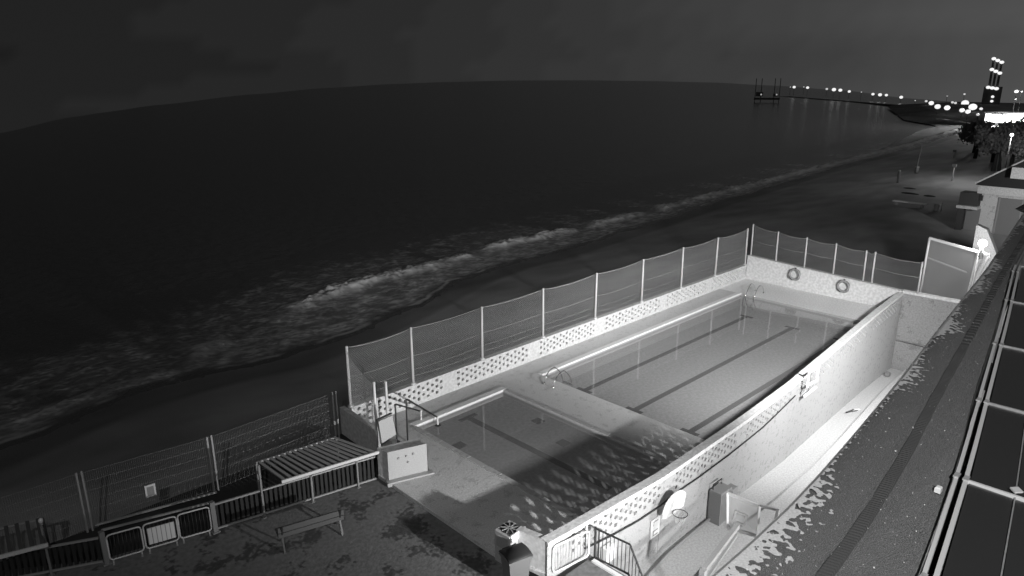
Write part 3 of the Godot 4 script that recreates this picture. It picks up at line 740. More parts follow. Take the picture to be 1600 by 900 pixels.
func left_court():
	var st: SurfaceTool
	slat_rail("slat_railing", "dark slatted railing with pale rails at the left edge of the picture", rail_line[0], rail_line[3] + Vector3(0, 0, 0.06), 0.86, [[0.25, 1.0], [0.72, 1.55]])
	slat_rail("slat_railing", "dark slatted railing with pale rails below the slatted shade roof", rail_line[4] + Vector3(0, 0, -0.1), Vector3(-18.5, 0, -11.45), 0.92, [[0.27, 1.82], [0.57, 0.95], [0.87, 1.12]])
	for q in [[Vector3(-20.2, 0, -3.62), "thick grey post left of the three rounded barriers"], [Vector3(-19.5, 0, -6.4), "thick grey post right of the three rounded barriers"]]:
		st = S(); box(st, q[0] + Vector3(0, 0.40, 0), Vector3(0.13, 1.04, 0.13)); box(st, q[0] + Vector3(0, -0.10, 0), Vector3(0.22, 0.04, 0.22)); tag(obj("gate_post", st, M.grey_metal), q[1], "post")
	var br := barrier("empty rounded barrier next to the left thick post")
	var at := [Vector3(-20.03, -0.02, -4.12), Vector3(-19.84, -0.02, -5.02), Vector3(-19.64, -0.02, -5.9)]
	br.position = at[0]; br.rotation.y = -0.24
	var b2 := dup(br, "rounded barrier holding a white striped board"); b2.position = at[1]; b2.rotation.y = -0.24
	var b3 := dup(br, "empty rounded barrier next to the right thick post"); b3.position = at[2]; b3.rotation.y = -0.26
	var bd := thing("striped_board", "white board of upright strips fixed inside the middle barrier", "board", at[1] + Vector3(0.035, 0, 0), -0.24)
	var ps := S(); box(ps, Vector3.ZERO, Vector3(0.014, 0.52, 0.098)); var pm := mesh_of(ps, M.white_plastic)
	for i in 6: share("strip", pm, Transform3D(Basis(), Vector3(0.012, 0.40, -0.295 + i * 0.118)), bd)
	st = S(); box(st, Vector3(0, 0.40, 0), Vector3(0.010, 0.54, 0.72)); obj("backing", st, M.mid_grey, bd)
	# welded mesh fence on the sea side
	var f := thing("mesh_fence", "tall dark welded mesh fence with paired posts in front of the beach", "fence")
	var fp := [Vector3(-22.5, -0.16, 0.6), Vector3(-22.25, -0.16, -3.72), Vector3(-21.75, -0.16, -7.35), Vector3(-21.9, -0.16, -12.0)]
	for i in 3:
		var a: Vector3 = fp[i]; var b: Vector3 = fp[i + 1]; var l := a.distance_to(b)
		st = S(); var n := int(l / 0.055)
		for k in n + 1: wire(st, [a.lerp(b, float(k) / n) + UPV * 0.06, a.lerp(b, float(k) / n) + UPV * 1.98], 0.0030)
		for k in 7: wire(st, [a + UPV * (0.08 + k * 0.315), b + UPV * (0.08 + k * 0.315)], 0.0034)
		obj("mesh_panel", st, M.mesh_wire, f)
	for p in fp:
		for s in [-0.07, 0.07]:
			st = S(); box(st, p + Vector3(0, 0.98, s), Vector3(0.05, 2.1, 0.05)); obj("post", st, M.galvanised, f)
	for q in [[Vector3(-21.5, 0.42, -3.75), Vector3(-21.15, 0.16, -7.15)], [Vector3(-21.1, 0.42, -3.8), Vector3(-20.75, 0.14, -6.75)]]:
		st = S(); beam(st, q[0], q[1], 0.05, 0.06); obj("lower_rail", st, M.galvanised, f)
	var sg := thing("fence_sign", "small blank white sign hung on the dark mesh fence", "sign", Vector3(-21.93, 0.62, -5.45), -0.12)
	st = S(); box(st, Vector3.ZERO, Vector3(0.012, 0.42, 0.30)); obj("plate", st, M.white_plastic, sg)
	st = S(); box(st, Vector3(0.008, -0.01, 0), Vector3(0.005, 0.30, 0.2)); obj("print_panel", st, M.mid_grey, sg)
	# two slatted shade roofs
	for q in [[Vector3(-20.09, 1.30, -8.1), Vector3(-19.79, 1.30, -10.79), Vector3(-18.72, 1.15, -8.26), Vector3(-18.15, 1.15, -11.4), 15, M.slat_wood, "slatted shade roof with pale boards beside the control box"], [Vector3(-22.4, 1.25, 0.5), Vector3(-21.5, 1.25, -2.55), Vector3(-21.15, 1.1, 0.6), Vector3(-20.3, 1.1, -2.4), 13, M.bench_wood, "slatted shade roof cut by the left edge of the picture"]]:
		var t := thing("shade_roof", q[6], "shade roof", Vector3.ZERO, 0, "slatted shade roofs")
		var n: int = q[4]
		for i in n:
			var u := (i + 0.5) / n; st = S(); var a: Vector3 = q[0].lerp(q[1], u); var b: Vector3 = q[2].lerp(q[3], u)
			beam(st, a, b, 0.092, 0.03); obj("slat", st, q[5], t)
		st = S(); beam(st, q[2] - UPV * 0.02, q[3] - UPV * 0.02, 0.06, 0.10); obj("front_beam", st, M.pole, t)
		st = S(); beam(st, q[0] - UPV * 0.02, q[1] - UPV * 0.02, 0.05, 0.05); obj("back_beam", st, M.galvanised, t)
		for e in [q[0], q[1]]:
			st = S(); box(st, Vector3(e.x + 0.02, 0.55, e.z), Vector3(0.06, 1.42, 0.06)); obj("post", st, M.grey_metal, t)
		for u in [0.12, 0.5, 0.88]:
			st = S(); beam(st, q[0].lerp(q[1], u) - UPV * 0.055, q[2].lerp(q[3], u) - UPV * 0.055, 0.05, 0.05); obj("rafter", st, M.dark_wood, t)
	# lamp on the tall post at the left
	var lp := thing("post_lamp", "small unlit pale lamp on the tall railing post at left", "lamp", Vector3(-20.9, 1.45, -2.42))
	st = S(true); ball(st, Vector3(0, 0.06, 0), Vector3(0.06, 0.08, 0.06)); obj("lamp_globe", st, M.white_plastic, lp)
	st = S(true); tube(st, [Vector3(0, -0.1, 0), Vector3(0, 0, 0)], 0.05, 8); obj("socket", st, M.grey_metal, lp)
	# bench seen from behind
	var t := thing("park_bench", "wooden bench with a plank back standing alone on the court", "bench", Vector3(-17.08, -0.12, -8.28), -0.26)
	st = S(); beam(st, Vector3(0.10, 0.72, 0.95), Vector3(0.10, 0.72, -0.95), 0.035, 0.17); obj("backrest", st, M.bench_wood, t)
	st = S(); beam(st, Vector3(0.07, 0.52, 0.95), Vector3(0.07, 0.52, -0.95), 0.035, 0.14); obj("backrest", st, M.bench_wood, t)
	for x in [-0.08, -0.24, -0.40]:
		st = S(); beam(st, Vector3(x, 0.44, 0.95), Vector3(x, 0.44, -0.95), 0.13, 0.04); obj("seat_plank", st, M.bench_wood, t)
	for z in [0.84, -0.84]:
		st = S(); beam(st, Vector3(0.20, 0, z), Vector3(0.02, 0.42, z), 0.05, 0.05); beam(st, Vector3(0.02, 0.42, z), Vector3(0.16, 0.84, z), 0.05, 0.05); obj("back_leg", st, M.dark_metal, t)
		st = S(); beam(st, Vector3(-0.46, 0, z), Vector3(-0.36, 0.42, z), 0.05, 0.05); beam(st, Vector3(-0.46, 0.40, z), Vector3(0.02, 0.40, z), 0.05, 0.04); obj("front_leg", st, M.dark_metal, t)
	# notice board and control box
	t = thing("notice_board", "white blank notice board leaning on the tall pole above the control box", "notice board")
	st = S(); hexa(st, [Vector3(-18.53, 1.2, -11.75), Vector3(-18.47, 1.2, -11.75), Vector3(-18.47, 1.30, -12.33), Vector3(-18.53, 1.30, -12.33), Vector3(-18.53, 2.02, -11.66), Vector3(-18.47, 2.02, -11.66), Vector3(-18.47, 2.06, -12.22), Vector3(-18.53, 2.06, -12.22)]); obj("board", st, M.white_paint, t)
	st = S(); beam(st, Vector3(-18.56, 1.17, -11.74), Vector3(-18.56, 1.27, -12.36), 0.08, 0.05); obj("lower_frame", st, M.dark_metal, t)
	st = S(); beam(st, Vector3(-18.56, 2.05, -11.64), Vector3(-18.56, 2.10, -12.25), 0.05, 0.05); obj("upper_frame", st, M.dark_metal, t)
	st = S(); box(st, Vector3(-18.62, 0.95, -11.72), Vector3(0.09, 2.1, 0.09)); obj("post", st, M.galvanised, t)
	t = thing("control_box", "square white cabinet with four dark knobs on its front", "cabinet")
	st = S(); hexa(st, [Vector3(-18.60, -0.12, -11.62), Vector3(-18.04, -0.12, -11.66), Vector3(-17.62, -0.12, -12.92), Vector3(-18.2, -0.12, -12.95), Vector3(-18.60, 1.02, -11.62), Vector3(-18.04, 1.02, -11.66), Vector3(-17.62, 1.02, -12.92), Vector3(-18.2, 1.02, -12.95)]); obj("cabinet_body", st, M.end_wall, t)
	var d := Vector3(0.42, 0, -1.26).normalized(); var nn := Vector3(-d.z, 0, d.x)
	st = S(); box(st, Vector3(-17.83, 0.52, -12.29) + nn * 0.02, Vector3(0.05, 1.12, 1.36), Basis(nn, UPV, -d)); obj("front_panel", st, M.white_paint, t)
	for q in [Vector2(-0.32, 0.78), Vector2(-0.05, 0.80), Vector2(0.20, 0.82), Vector2(0.0, 0.56)]:
		st = S(true); ball(st, Vector3(-17.83, q.y, -12.29) + d * q.x + nn * 0.05, Vector3(0.045, 0.045, 0.045), 8); obj("knob", st, M.mid_grey, t)
	st = S(); box(st, Vector3(-17.80, -0.02, -12.31) + nn * 0.13, Vector3(0.22, 0.14, 1.62), Basis(nn, UPV, -d)); obj("plinth", st, M.white_paint, t)

# ======================================================================== corner by the stairs and the passage
func passage():
	var st: SurfaceTool
	# fan cabinet, bin, barrier and stair railing by the near corner of the wall
	var t := thing("fan_cabinet", "white cabinet with a round fan grille on top behind the bin", "cabinet", Vector3(-12.42, -0.12, -11.86), 0.06)
	st = S(); bevel_box(st, Vector3(0, 0.5, 0), Vector3(0.56, 1.0, 0.62), 0.02); obj("casing", st, M.white_paint, t)
	st = S(); box(st, Vector3(0, 0.70, 0.314), Vector3(0.42, 0.36, 0.012)); obj("side_panel", st, M.mid_grey, t)
	st = S(true); lathe(st, Vector3(0, 1.0, 0), [Vector2(0.0, 0.012), Vector2(0.25, 0.012), Vector2(0.26, 0.004)], 24); obj("fan_opening", st, M.black_rubber, t)
	for k in 9:
		st = S(); beam(st, Vector3(0.03, 1.03, 0).rotated(UPV, TAU * k / 9), Vector3(0.25, 1.03, 0).rotated(UPV, TAU * k / 9 + 0.25), 0.03, 0.012); obj("grille_spoke", st, M.mid_grey, t)
	st = S(); box(st, Vector3(0.30, 0.93, -0.02), Vector3(0.04, 0.22, 0.58)); obj("drip_edge", st, M.white_plastic, t)
	st = S(true); ball(st, Vector3(0.40, 0.70, 0.12), Vector3(0.06, 0.06, 0.06), 8); obj("valve", st, M.white_plastic, t)
	t = thing("wheelie_bin", "dark wheeled rubbish bin with closed lid in front of the white cabinet", "bin", Vector3(-11.52, -0.12, -11.22), -0.25)
	st = S(); hexa(st, [Vector3(-.19, .05, .25), Vector3(.19, .05, .25), Vector3(.19, .05, -.25), Vector3(-.19, .05, -.25), Vector3(-.25, .96, .33), Vector3(.25, .96, .33), Vector3(.25, .96, -.33), Vector3(-.25, .96, -.33)]); obj("bin_body", st, M.bin_plastic, t)
	st = S(); bevel_box(st, Vector3(0, 0.965, 0), Vector3(0.56, 0.06, 0.72), 0.02); obj("rim", st, M.bin_plastic, t)
	st = S(true); var lidp := []
	for i in 7: lidp.append(Vector3(lerpf(-0.29, 0.30, i / 6.0), 1.0 + 0.075 * sin(PI * (i + 0.6) / 7.2), 0))
	for i in 6: hexa(st, [lidp[i] + Vector3(0, -.02, .36), lidp[i + 1] + Vector3(0, -.02, .36), lidp[i + 1] + Vector3(0, -.02, -.36), lidp[i] + Vector3(0, -.02, -.36), lidp[i] + Vector3(0, .02, .34), lidp[i + 1] + Vector3(0, .02, .34), lidp[i + 1] + Vector3(0, .02, -.34), lidp[i] + Vector3(0, .02, -.34)])
	obj("lid", st, M.black_rubber, t)
	st = S(true); tube(st, [Vector3(-.31, .95, .25), Vector3(-.36, .98, .2), Vector3(-.36, .98, -.2), Vector3(-.31, .95, -.25)], 0.02, 6); obj("handle", st, M.black_rubber, t)
	for s in [-.27, .27]:
		st = S(true); tube(st, [Vector3(-.17, .1, s - .03), Vector3(-.17, .1, s + .03)], 0.10, 14); obj("wheel", st, M.black_rubber, t)
	var br := barrier("pale rounded barrier leaning on the near end of the pool wall"); br.position = Vector3(-10.98, -0.04, -12.84); br.rotation.y = -0.16; br.scale = Vector3(1, 1.0, 1.5)
	br.scale = Vector3.ONE; br.remove_meta("group")
	for c in br.get_children(): br.remove_child(c); c.free()
	st = S(true); tube(st, round_frame(1.28, 0.84, 0.12), 0.028, 7); obj("frame", st, M.white_plastic, br)
	var bar := S(true); tube(bar, [Vector3(0, 0.02, 0), Vector3(0, 0.82, 0)], 0.008, 5); var me := mesh_of(bar, M.galvanised)
	for i in 11: share("bar", me, Transform3D(Basis(), Vector3(0, 0, -0.55 + i * 0.11)), br)
	t = thing("stair_railing", "dark metal railing running out from the wall and down the stairs", "railing")
	var A := Vector3(-10.72, 0, -13.55); var B := Vector3(-9.62, 0, -13.66); var C := Vector3(-8.2, -1.15, -13.05)
	st = S(); beam(st, A + UPV * 0.9, B + UPV * 0.9, 0.04, 0.04); beam(st, B + UPV * 0.9, C + UPV * 0.9, 0.04, 0.04); obj("hand_rail", st, M.dark_metal, t)
	st = S(); beam(st, A + UPV * -0.04, B + UPV * -0.04, 0.05, 0.03); beam(st, B + UPV * -0.04, C + UPV * -0.04, 0.05, 0.03); obj("bottom_rail", st, M.dark_metal, t)
	st = S(); box(st, A + UPV * 0.42, Vector3(0.045, 1.06, 0.045)); obj("post", st, M.dark_metal, t)
	var bm := S(); box(bm, Vector3.ZERO, Vector3(0.016, 0.93, 0.016)); me = mesh_of(bm, M.dark_metal)
	for i in 17:
		var p := A.lerp(B, (i + 1) / 9.0) if i < 9 else B.lerp(C, (i - 8) / 9.0)
		share("baluster", me, Transform3D(Basis(), p + UPV * 0.43), t)
	st = S(); beam(st, Vector3(-10.7, -0.085, -13.45), Vector3(-9.5, -0.085, -13.45), 0.12, 0.06); tag(obj("stair_kerb", st, M.white_plastic), "bright white kerb at the foot of the dark stair railing", "kerb")
	# things on the outer face of the pool wall
	var wf := func(z: float) -> float: return x_at(near_wall, z) + 0.245
	st = S(true); var pts := []
	for q in [[-13.44, .15], [-14.6, .05], [-15.86, -.02], [-16.86, .02], [-17.9, .09], [-19.07, .06], [-21.15, .07], [-23.8, .14], [-25.5, .30], [-26.8, .42]]: pts.append(Vector3(wf.call(q[0]) + 0.035, q[1], q[0]))
	tube(st, pts, 0.026, 7); tag(obj("black_cable", st, M.black_rubber), "black cable slung along the face of the tall pool wall", "cable")
	t = thing("electrical_box", "white electrical box on the wall behind the stair railing", "electrical box", Vector3(wf.call(-14.38) + 0.08, -0.42, -14.38))
	st = S(); bevel_box(st, Vector3.ZERO, Vector3(0.16, 0.52, 0.46), 0.012); obj("box_body", st, M.white_plastic, t)
	st = S(); box(st, Vector3(0.084, 0, 0), Vector3(0.008, 0.44, 0.38)); obj("door", st, M.white_plastic, t)
	t = thing("wall_sign", "white framed sign with two dark marks on the pool wall", "sign", Vector3(wf.call(-16.7) + 0.02, -0.68, -16.7))
	st = S(); box(st, Vector3.ZERO, Vector3(0.03, 0.66, 0.46)); obj("plate", st, M.white_plastic, t)
	for q in [[0.0, 0.17, 0.16], [0.0, -0.17, 0.16]]:
		st = S(); box(st, Vector3(0.018, q[1] + 0.07, 0), Vector3(0.008, 0.035, 0.26)); box(st, Vector3(0.018, q[1], 0.11), Vector3(0.008, 0.14, 0.035)); obj("dark_mark", st, M.grey_metal, t)
	st = S(); box(st, Vector3(0.018, -0.25, 0), Vector3(0.008, 0.03, 0.26)); obj("dark_mark", st, M.grey_metal, t)
	# fan shaped backboard
	t = thing("fan_backboard", "white fan shaped basketball backboard beside the sign on the pool wall", "basketball hoop", Vector3(-10.5, 0.0, -17.2))
	var o := PackedVector2Array(); o.append(Vector2(0.64, -0.14)); 
	for k in 13:
		var a := lerpf(3.05, 0.42, k / 12.0); o.append(Vector2(-cos(a) * 0.66, -0.02 + sin(a) * 0.54))
	o.append(Vector2(-0.50, -0.20)); o.append(Vector2(0.45, -0.22))
	st = S(); plate(st, o, 0.03); obj("board", st, M.white_plastic, t)
	st = S(true); pts = []
	for k in 19: pts.append(Vector3(0.28 + 0.23 * cos(TAU * k / 18), -0.06, 0.12 + 0.23 * sin(TAU * k / 18)))
	tube(st, pts, 0.014, 6); obj("hoop", st, M.dark_metal, t)
	st = S()
	for k in 12:
		var p := Vector3(0.28, 0, 0.12); var e0 := Vector3(cos(TAU * k / 12), 0, sin(TAU * k / 12)); var e1 := Vector3(cos(TAU * (k + 1) / 12), 0, sin(TAU * (k + 1) / 12))
		wire(st, [p + e0 * 0.23 - UPV * 0.06, p + e1 * 0.15 - UPV * 0.26, p + e0 * 0.11 - UPV * 0.42], 0.006); wire(st, [p + e1 * 0.23 - UPV * 0.06, p + e0 * 0.15 - UPV * 0.26, p + e1 * 0.11 - UPV * 0.42], 0.006)
	obj("net", st, M.pole, t)
	st = S(); beam(st, Vector3(-0.02, 0.0, 0.1), Vector3(-0.38, 0.0, 0.1), 0.06, 0.06); beam(st, Vector3(-0.02, 0.2, -0.2), Vector3(-0.38, 0.05, -0.2), 0.04, 0.04); obj("bracket", st, M.mid_grey, t)
	# grey cabinet standing against the wall
	t = thing("grey_cabinet", "tall grey cabinet with a bent tube on top against the pool wall", "cabinet", Vector3(-10.62, -2.0, -20.3))
	st = S(); bevel_box(st, Vector3(0, 0.62, 0), Vector3(0.46, 1.24, 0.72), 0.015); obj("cabinet_body", st, M.mid_grey, t)
	st = S(); box(st, Vector3(0.235, 0.62, 0), Vector3(0.01, 1.1, 0.62)); obj("door", st, M.grey_metal, t)
	st = S(); bevel_box(st, Vector3(0.10, 0.55, -0.56), Vector3(0.30, 1.10, 0.36), 0.015); obj("side_unit", st, M.mid_grey, t)
	st = S(true); tube(st, [Vector3(-.15, 1.24, .28), Vector3(-.15, 1.42, .28), Vector3(-.12, 1.46, .22), Vector3(-.12, 1.46, -.22), Vector3(-.15, 1.42, -.28), Vector3(-.15, 1.24, -.28)], 0.022, 6); obj("top_rail", st, M.dark_metal, t)
	st = S(true); pts = []
	for q in [[-10.78, -1.93, -20.0], [-10.72, -1.9, -18.6], [-10.6, -1.8, -17.2], [-10.45, -1.75, -16.2], [-10.3, -1.72, -15.2], [-10.3, -1.70, -14.2]]: pts.append(Vector3(q[0], q[1] + 0.02, q[2]))
	tube(st, pts, 0.055, 8); tag(obj("drain_pipe", st, M.mid_grey), "grey pipe lying along the foot of the wall from the cabinet", "pipe")
	# basketball stand with a clear framed board
	t = thing("basketball_stand", "basketball stand with a clear white framed board in the passage", "basketball stand")
	var c := [Vector3(-9.0, 0.98, -17.62), Vector3(-8.0, 0.98, -17.68), Vector3(-7.9, 0.1, -17.52), Vector3(-8.72, 0.1, -17.28)]
	st = S(); tri(st, c[0], c[1], c[2]); tri(st, c[0], c[2], c[3]); obj("clear_board", st, M.clear_board, t)
	st = S()
	for i in 4: beam(st, c[i], c[(i + 1) % 4], 0.06, 0.09)
	obj("board_frame", st, M.white_plastic, t)
	var e := [Vector3(-8.62, .32, -17.40), Vector3(-8.28, .32, -17.43), Vector3(-8.28, .60, -17.52), Vector3(-8.62, .60, -17.50)]
	st = S()
	for i in 4: beam(st, e[i], e[(i + 1) % 4], 0.04, 0.05)
	obj("target_frame", st, M.white_plastic, t)
	st = S(true); pts = []
	for k in 19: pts.append(Vector3(-8.62 + 0.23 * cos(TAU * k / 18), 0.22, -17.75 + 0.23 * sin(TAU * k / 18)))
	tube(st, pts, 0.016, 6); obj("hoop", st, M.dark_metal, t)
	st = S(); beam(st, Vector3(-8.45, .28, -17.35), Vector3(-8.08, .28, -14.9), 0.14, 0.14); obj("arm", st, M.white_paint, t)
	st = S(); beam(st, Vector3(-8.38, .05, -17.2), Vector3(-8.06, -0.15, -14.9), 0.07, 0.07); obj("brace", st, M.white_paint, t)
	st = S(); box(st, Vector3(-8.06, -0.72, -14.85), Vector3(0.16, 2.1, 0.16)); obj("post", st, M.white_paint, t)
	st = S(); bevel_box(st, Vector3(-8.06, -1.60, -14.85), Vector3(0.6, 0.14, 0.9), 0.02); obj("base", st, M.mid_grey, t)
	st = S(); beam(st, Vector3(-8.0, 1.0, -17.7), Vector3(-7.55, 0.98, -17.9), 0.08, 0.08); beam(st, Vector3(-7.55, 1.0, -17.9), Vector3(-7.5, 0.72, -17.7), 0.08, 0.08); obj("side_arm", st, M.white_paint, t)
	# open white frame on the far part of the wall
	t = thing("wall_frame", "open white steel frame bracketed to the far part of the pool wall", "frame", Vector3(-10.95, 0, -27.85))
	for z in [0.42, -0.46]:
		st = S(); box(st, Vector3(0, 1.06, z), Vector3(0.08, 0.86, 0.08)); obj("upright", st, M.white_plastic, t)
		st = S(); beam(st, Vector3(0, 0.64, z), Vector3(-0.24, 0.20, z - 0.1), 0.05, 0.05); obj("bracket", st, M.white_plastic, t)
	for y in [1.30, 0.72]:
		st = S(); beam(st, Vector3(0, y, 0.42), Vector3(0, y, -0.46), 0.06, 0.07); obj("cross_bar", st, M.white_plastic, t)
	st = S(); beam(st, Vector3(-0.06, 0.25, 0.5), Vector3(0.0, 0.38, -0.5), 0.07, 0.09); obj("lower_bar", st, M.white_plastic, t)
	st = S(); bevel_box(st, Vector3(-11.98, -3.18, -40.9), Vector3(0.24, 0.22, 0.24), 0.02); tag(obj("junction_box", st, M.grey_metal), "small dark box on the floor at the far foot of the wall", "box")
	t = thing("bent_pipe", "small bent dark pipe fitting lying on the bright passage floor", "pipe", Vector3(-11.2, -2.78, -33.8))
	st = S(true); tube(st, [Vector3(-.2, 0.0, .25), Vector3(-.05, .08, .1), Vector3(0, .1, -.1), Vector3(.1, .02, -.35)], 0.035, 7); obj("pipe_body", st, M.dark_metal, t)
	st = S(true); tube(st, [Vector3(0, .1, -.1), Vector3(.28, .2, -.15)], 0.03, 7); obj("branch", st, M.white_plastic, t)

func plate(st: SurfaceTool, o: PackedVector2Array, th: float):   # an upright plate in the (z, y) plane
	var ix := Geometry2D.triangulate_polygon(o)
	for x in [-th / 2, th / 2]:
		for i in range(0, ix.size(), 3): tri(st, Vector3(x, o[ix[i]].y, o[ix[i]].x), Vector3(x, o[ix[i + 1]].y, o[ix[i + 1]].x), Vector3(x, o[ix[i + 2]].y, o[ix[i + 2]].x))
	for i in o.size():
		var a := o[i]; var b := o[(i + 1) % o.size()]
		quad(st, Vector3(-th / 2, a.y, a.x), Vector3(th / 2, a.y, a.x), Vector3(th / 2, b.y, b.x), Vector3(-th / 2, b.y, b.x))

# ======================================================================== the roof edge under the camera
func roof_edge():
	var t := thing("beach_building", "building below the camera with a gritty felt parapet and flaking white edge", "building")
	var Y := 11.0; var st := S(); var zs := []; var z := 1.4
	while z > -34: zs.append(z); z -= 0.25 if z > -14 else 2.0
	var top := S(true)
	for i in zs.size() - 1:
		var z0: float = zs[i]; var z1: float = zs[i + 1]
		var l0 := smooth_x(par_left, z0, 0.4); var l1 := smooth_x(par_left, z1, 0.4); var r0 := smooth_x(par_right, z0, 0.4); var r1 := smooth_x(par_right, z1, 0.4)
		var n := 6
		for k in n:
			var u0 := float(k) / n; var u1 := float(k + 1) / n
			var h := func(u: float, zz: float) -> float: return Y + 0.006 * n_a.get_noise_2d(u * 3, zz * 1.5) - 0.03 * smoothstep(0.07, 0.0, u) - 0.02 * smoothstep(0.95, 1.0, u)
			quad(top, Vector3(lerpf(l0, r0, u0), h.call(u0, z0), z0), Vector3(lerpf(l1, r1, u0), h.call(u0, z1), z1), Vector3(lerpf(l1, r1, u1), h.call(u1, z1), z1), Vector3(lerpf(l0, r0, u1), h.call(u1, z0), z0))
		quad(st, Vector3(l0, Y - .42, z0), Vector3(l0, Y - .03, z0), Vector3(l1, Y - .03, z1), Vector3(l1, Y - .42, z1))
		quad(st, Vector3(r0, Y - .42, z0), Vector3(r0, Y - .02, z0), Vector3(r1, Y - .02, z1), Vector3(r1, Y - .42, z1))
		quad(st, Vector3(l0, Y - .42, z0), Vector3(l1, Y - .42, z1), Vector3(r1, Y - .42, z1), Vector3(r0, Y - .42, z0))
	obj("parapet_top", top, M.felt, t); obj("parapet_side", st, M.facade, t)
	# facade under it
	st = S(); var fz := [1.4, -4.0, -8.7, -13.0, -16.0, -34.0]
	for i in fz.size() - 1:
		var a := x_at(par_left, fz[i]) + 0.42; var b := x_at(par_left, fz[i + 1]) + 0.42
		hexa(st, [Vector3(a, -3.6, fz[i]), Vector3(6, -3.6, fz[i]), Vector3(6, -3.6, fz[i + 1]), Vector3(b, -3.6, fz[i + 1]), Vector3(a, Y - .43, fz[i]), Vector3(6, Y - .43, fz[i]), Vector3(6, Y - .43, fz[i + 1]), Vector3(b, Y - .43, fz[i + 1])])
	obj("facade_block", st, M.facade, t)
	st = S()
	for i in fz.size() - 1:
		var a := x_at(par_right, fz[i]) + 0.02; var b := x_at(par_right, fz[i + 1]) + 0.02
		quad(st, Vector3(a, Y - .30, fz[i]), Vector3(b, Y - .30, fz[i + 1]), Vector3(6, Y - .30, fz[i + 1]), Vector3(6, Y - .30, fz[i]))
	obj("roof_surface", st, M.roof_dark, t)
	# seam: a ribbed dark bitumen strip
	st = S(); var sp := []
	for q in [[-.80, -1.2], [-.86, -2.0], [-.90, -2.67], [-.92, -3.08], [-.96, -3.49], [-1.02, -4.06], [-1.10, -4.65], [-1.21, -5.56], [-1.36, -6.8], [-1.55, -8.27], [-1.75, -10.0], [-2.1, -13.0]]: sp.append(Vector2(q[0], q[1]))
	var spv := PackedVector2Array(sp); z = -1.2
	while z > -12.5:
		var stp := 0.022 if z > -6 else 0.08; var x0 := smooth_x(spv, z, 0.25); var x1 := smooth_x(spv, z - stp, 0.25)
		var hh := 0.013 + 0.004 * sin(z * 300.0)
		hexa(st, [Vector3(x0 - .034, Y - .01, z), Vector3(x0 + .034, Y - .01, z - .012), Vector3(x1 + .034, Y - .01, z - stp * .98 - .012), Vector3(x1 - .034, Y - .01, z - stp * .98), Vector3(x0 - .024, Y + hh, z), Vector3(x0 + .024, Y + hh, z - .012), Vector3(x1 + .024, Y + hh, z - stp * .7 - .012), Vector3(x1 - .024, Y + hh, z - stp * .7)])
		z -= stp
	obj("seam_strip", st, M.seam, t)
	# what is left of the white paint: thin sheets with broken outlines near the outer edge
	st = S(); var n1 := FastNoiseLite.new(); n1.seed = 61; n1.frequency = 19.0; n1.fractal_octaves = 5; n1.fractal_gain = 0.6
	var n2 := FastNoiseLite.new(); n2.seed = 62; n2.frequency = 0.55; n2.fractal_octaves = 2
	var z0 := -1.9
	while z0 > -13.0:
		var c := 0.010 if z0 > -5.5 else (0.018 if z0 > -8.5 else 0.035)
		var le := smooth_x(par_left, z0, 0.4)
		var nx := int(0.44 / c)
		for i in nx:
			var px := le + i * c
			var val := []
			for q in [[0, 0], [1, 0], [1, 1], [0, 1]]:
				var x: float = px + q[0] * c; var zz: float = z0 - q[1] * c; var u: float = x - (le if q[1] == 0 else smooth_x(par_left, z0 - c, 0.4))
				if q[1] == 1: x = smooth_x(par_left, z0 - c, 0.4) + (i + q[0]) * c; u = (i + q[0]) * c
				val.append([n1.get_noise_2d(x, zz) + 0.95 * n2.get_noise_2d(3.0, zz) * 0.75 + 0.22 - u * 3.9 + 0.6 * smoothstep(0.05, 0.0, u), Vector3(x, Y + 0.0065 - 0.03 * smoothstep(0.03, 0.0, u), zz)])
			var poly := []
			for k in 4:
				var a = val[k]; var b = val[(k + 1) % 4]
				if a[0] > 0: poly.append(a[1])
				if (a[0] > 0) != (b[0] > 0): poly.append(a[1].lerp(b[1], a[0] / (a[0] - b[0])))
			for k in range(1, poly.size() - 1): tri(st, poly[0], poly[k], poly[k + 1])
		z0 -= c
	obj("peeling_paint", st, M.flake, t)
	# loose chips of paint and pale grit
	st = S()
	for i in 1000:
		z = -1.9 - 8.5 * pow(rng.randf(), 1.5); var u := pow(rng.randf(), 1.6); var x := lerpf(smooth_x(par_left, z, 0.4), smooth_x(par_right, z, 0.4), 0.04 + 0.92 * u)
		var r := rng.randf_range(0.0012, 0.0032) * (2.0 if rng.randf() < 0.06 else 1.0); var p := []; var a0 := rng.randf() * TAU
		for k in 4: p.append(Vector3(x, Y + 0.006 + rng.randf() * 0.006, z) + Vector3(cos(a0 + k * 1.57), rng.randf_range(-.3, .3), sin(a0 + k * 1.57)) * r * rng.randf_range(0.6, 1.3))
		quad(st, p[0], p[1], p[2], p[3])
	obj("paint_chips", st, M.chip, t).set_meta("kind", "stuff")
	st = S(); var ez := -8.3
	while ez > -14: beam(st, Vector3(smooth_x(par_right, ez, .3), Y + .0, ez), Vector3(smooth_x(par_right, ez - .6, .3), Y + .0, ez - .6), 0.02, 0.03); ez -= 0.6
	obj("inner_trim", st, M.grey_metal, t)
	st = S(); bevel_box(st, Vector3(-0.77, Y + .016, -3.69), Vector3(.028, .03, .034), 0.006); tag(obj("plastic_block", st, M.chip), "tiny white block lying on the gritty parapet", "block")
	# dark roof panels with pale bars
	var py := Y + 0.02
	var rl := PackedVector2Array([Vector2(-.40, -1.6), Vector2(-.61, -2.98), Vector2(-.73, -3.86), Vector2(-.92, -5.05), Vector2(-1.22, -6.94), Vector2(-1.57, -9.02), Vector2(-1.62, -9.3)])
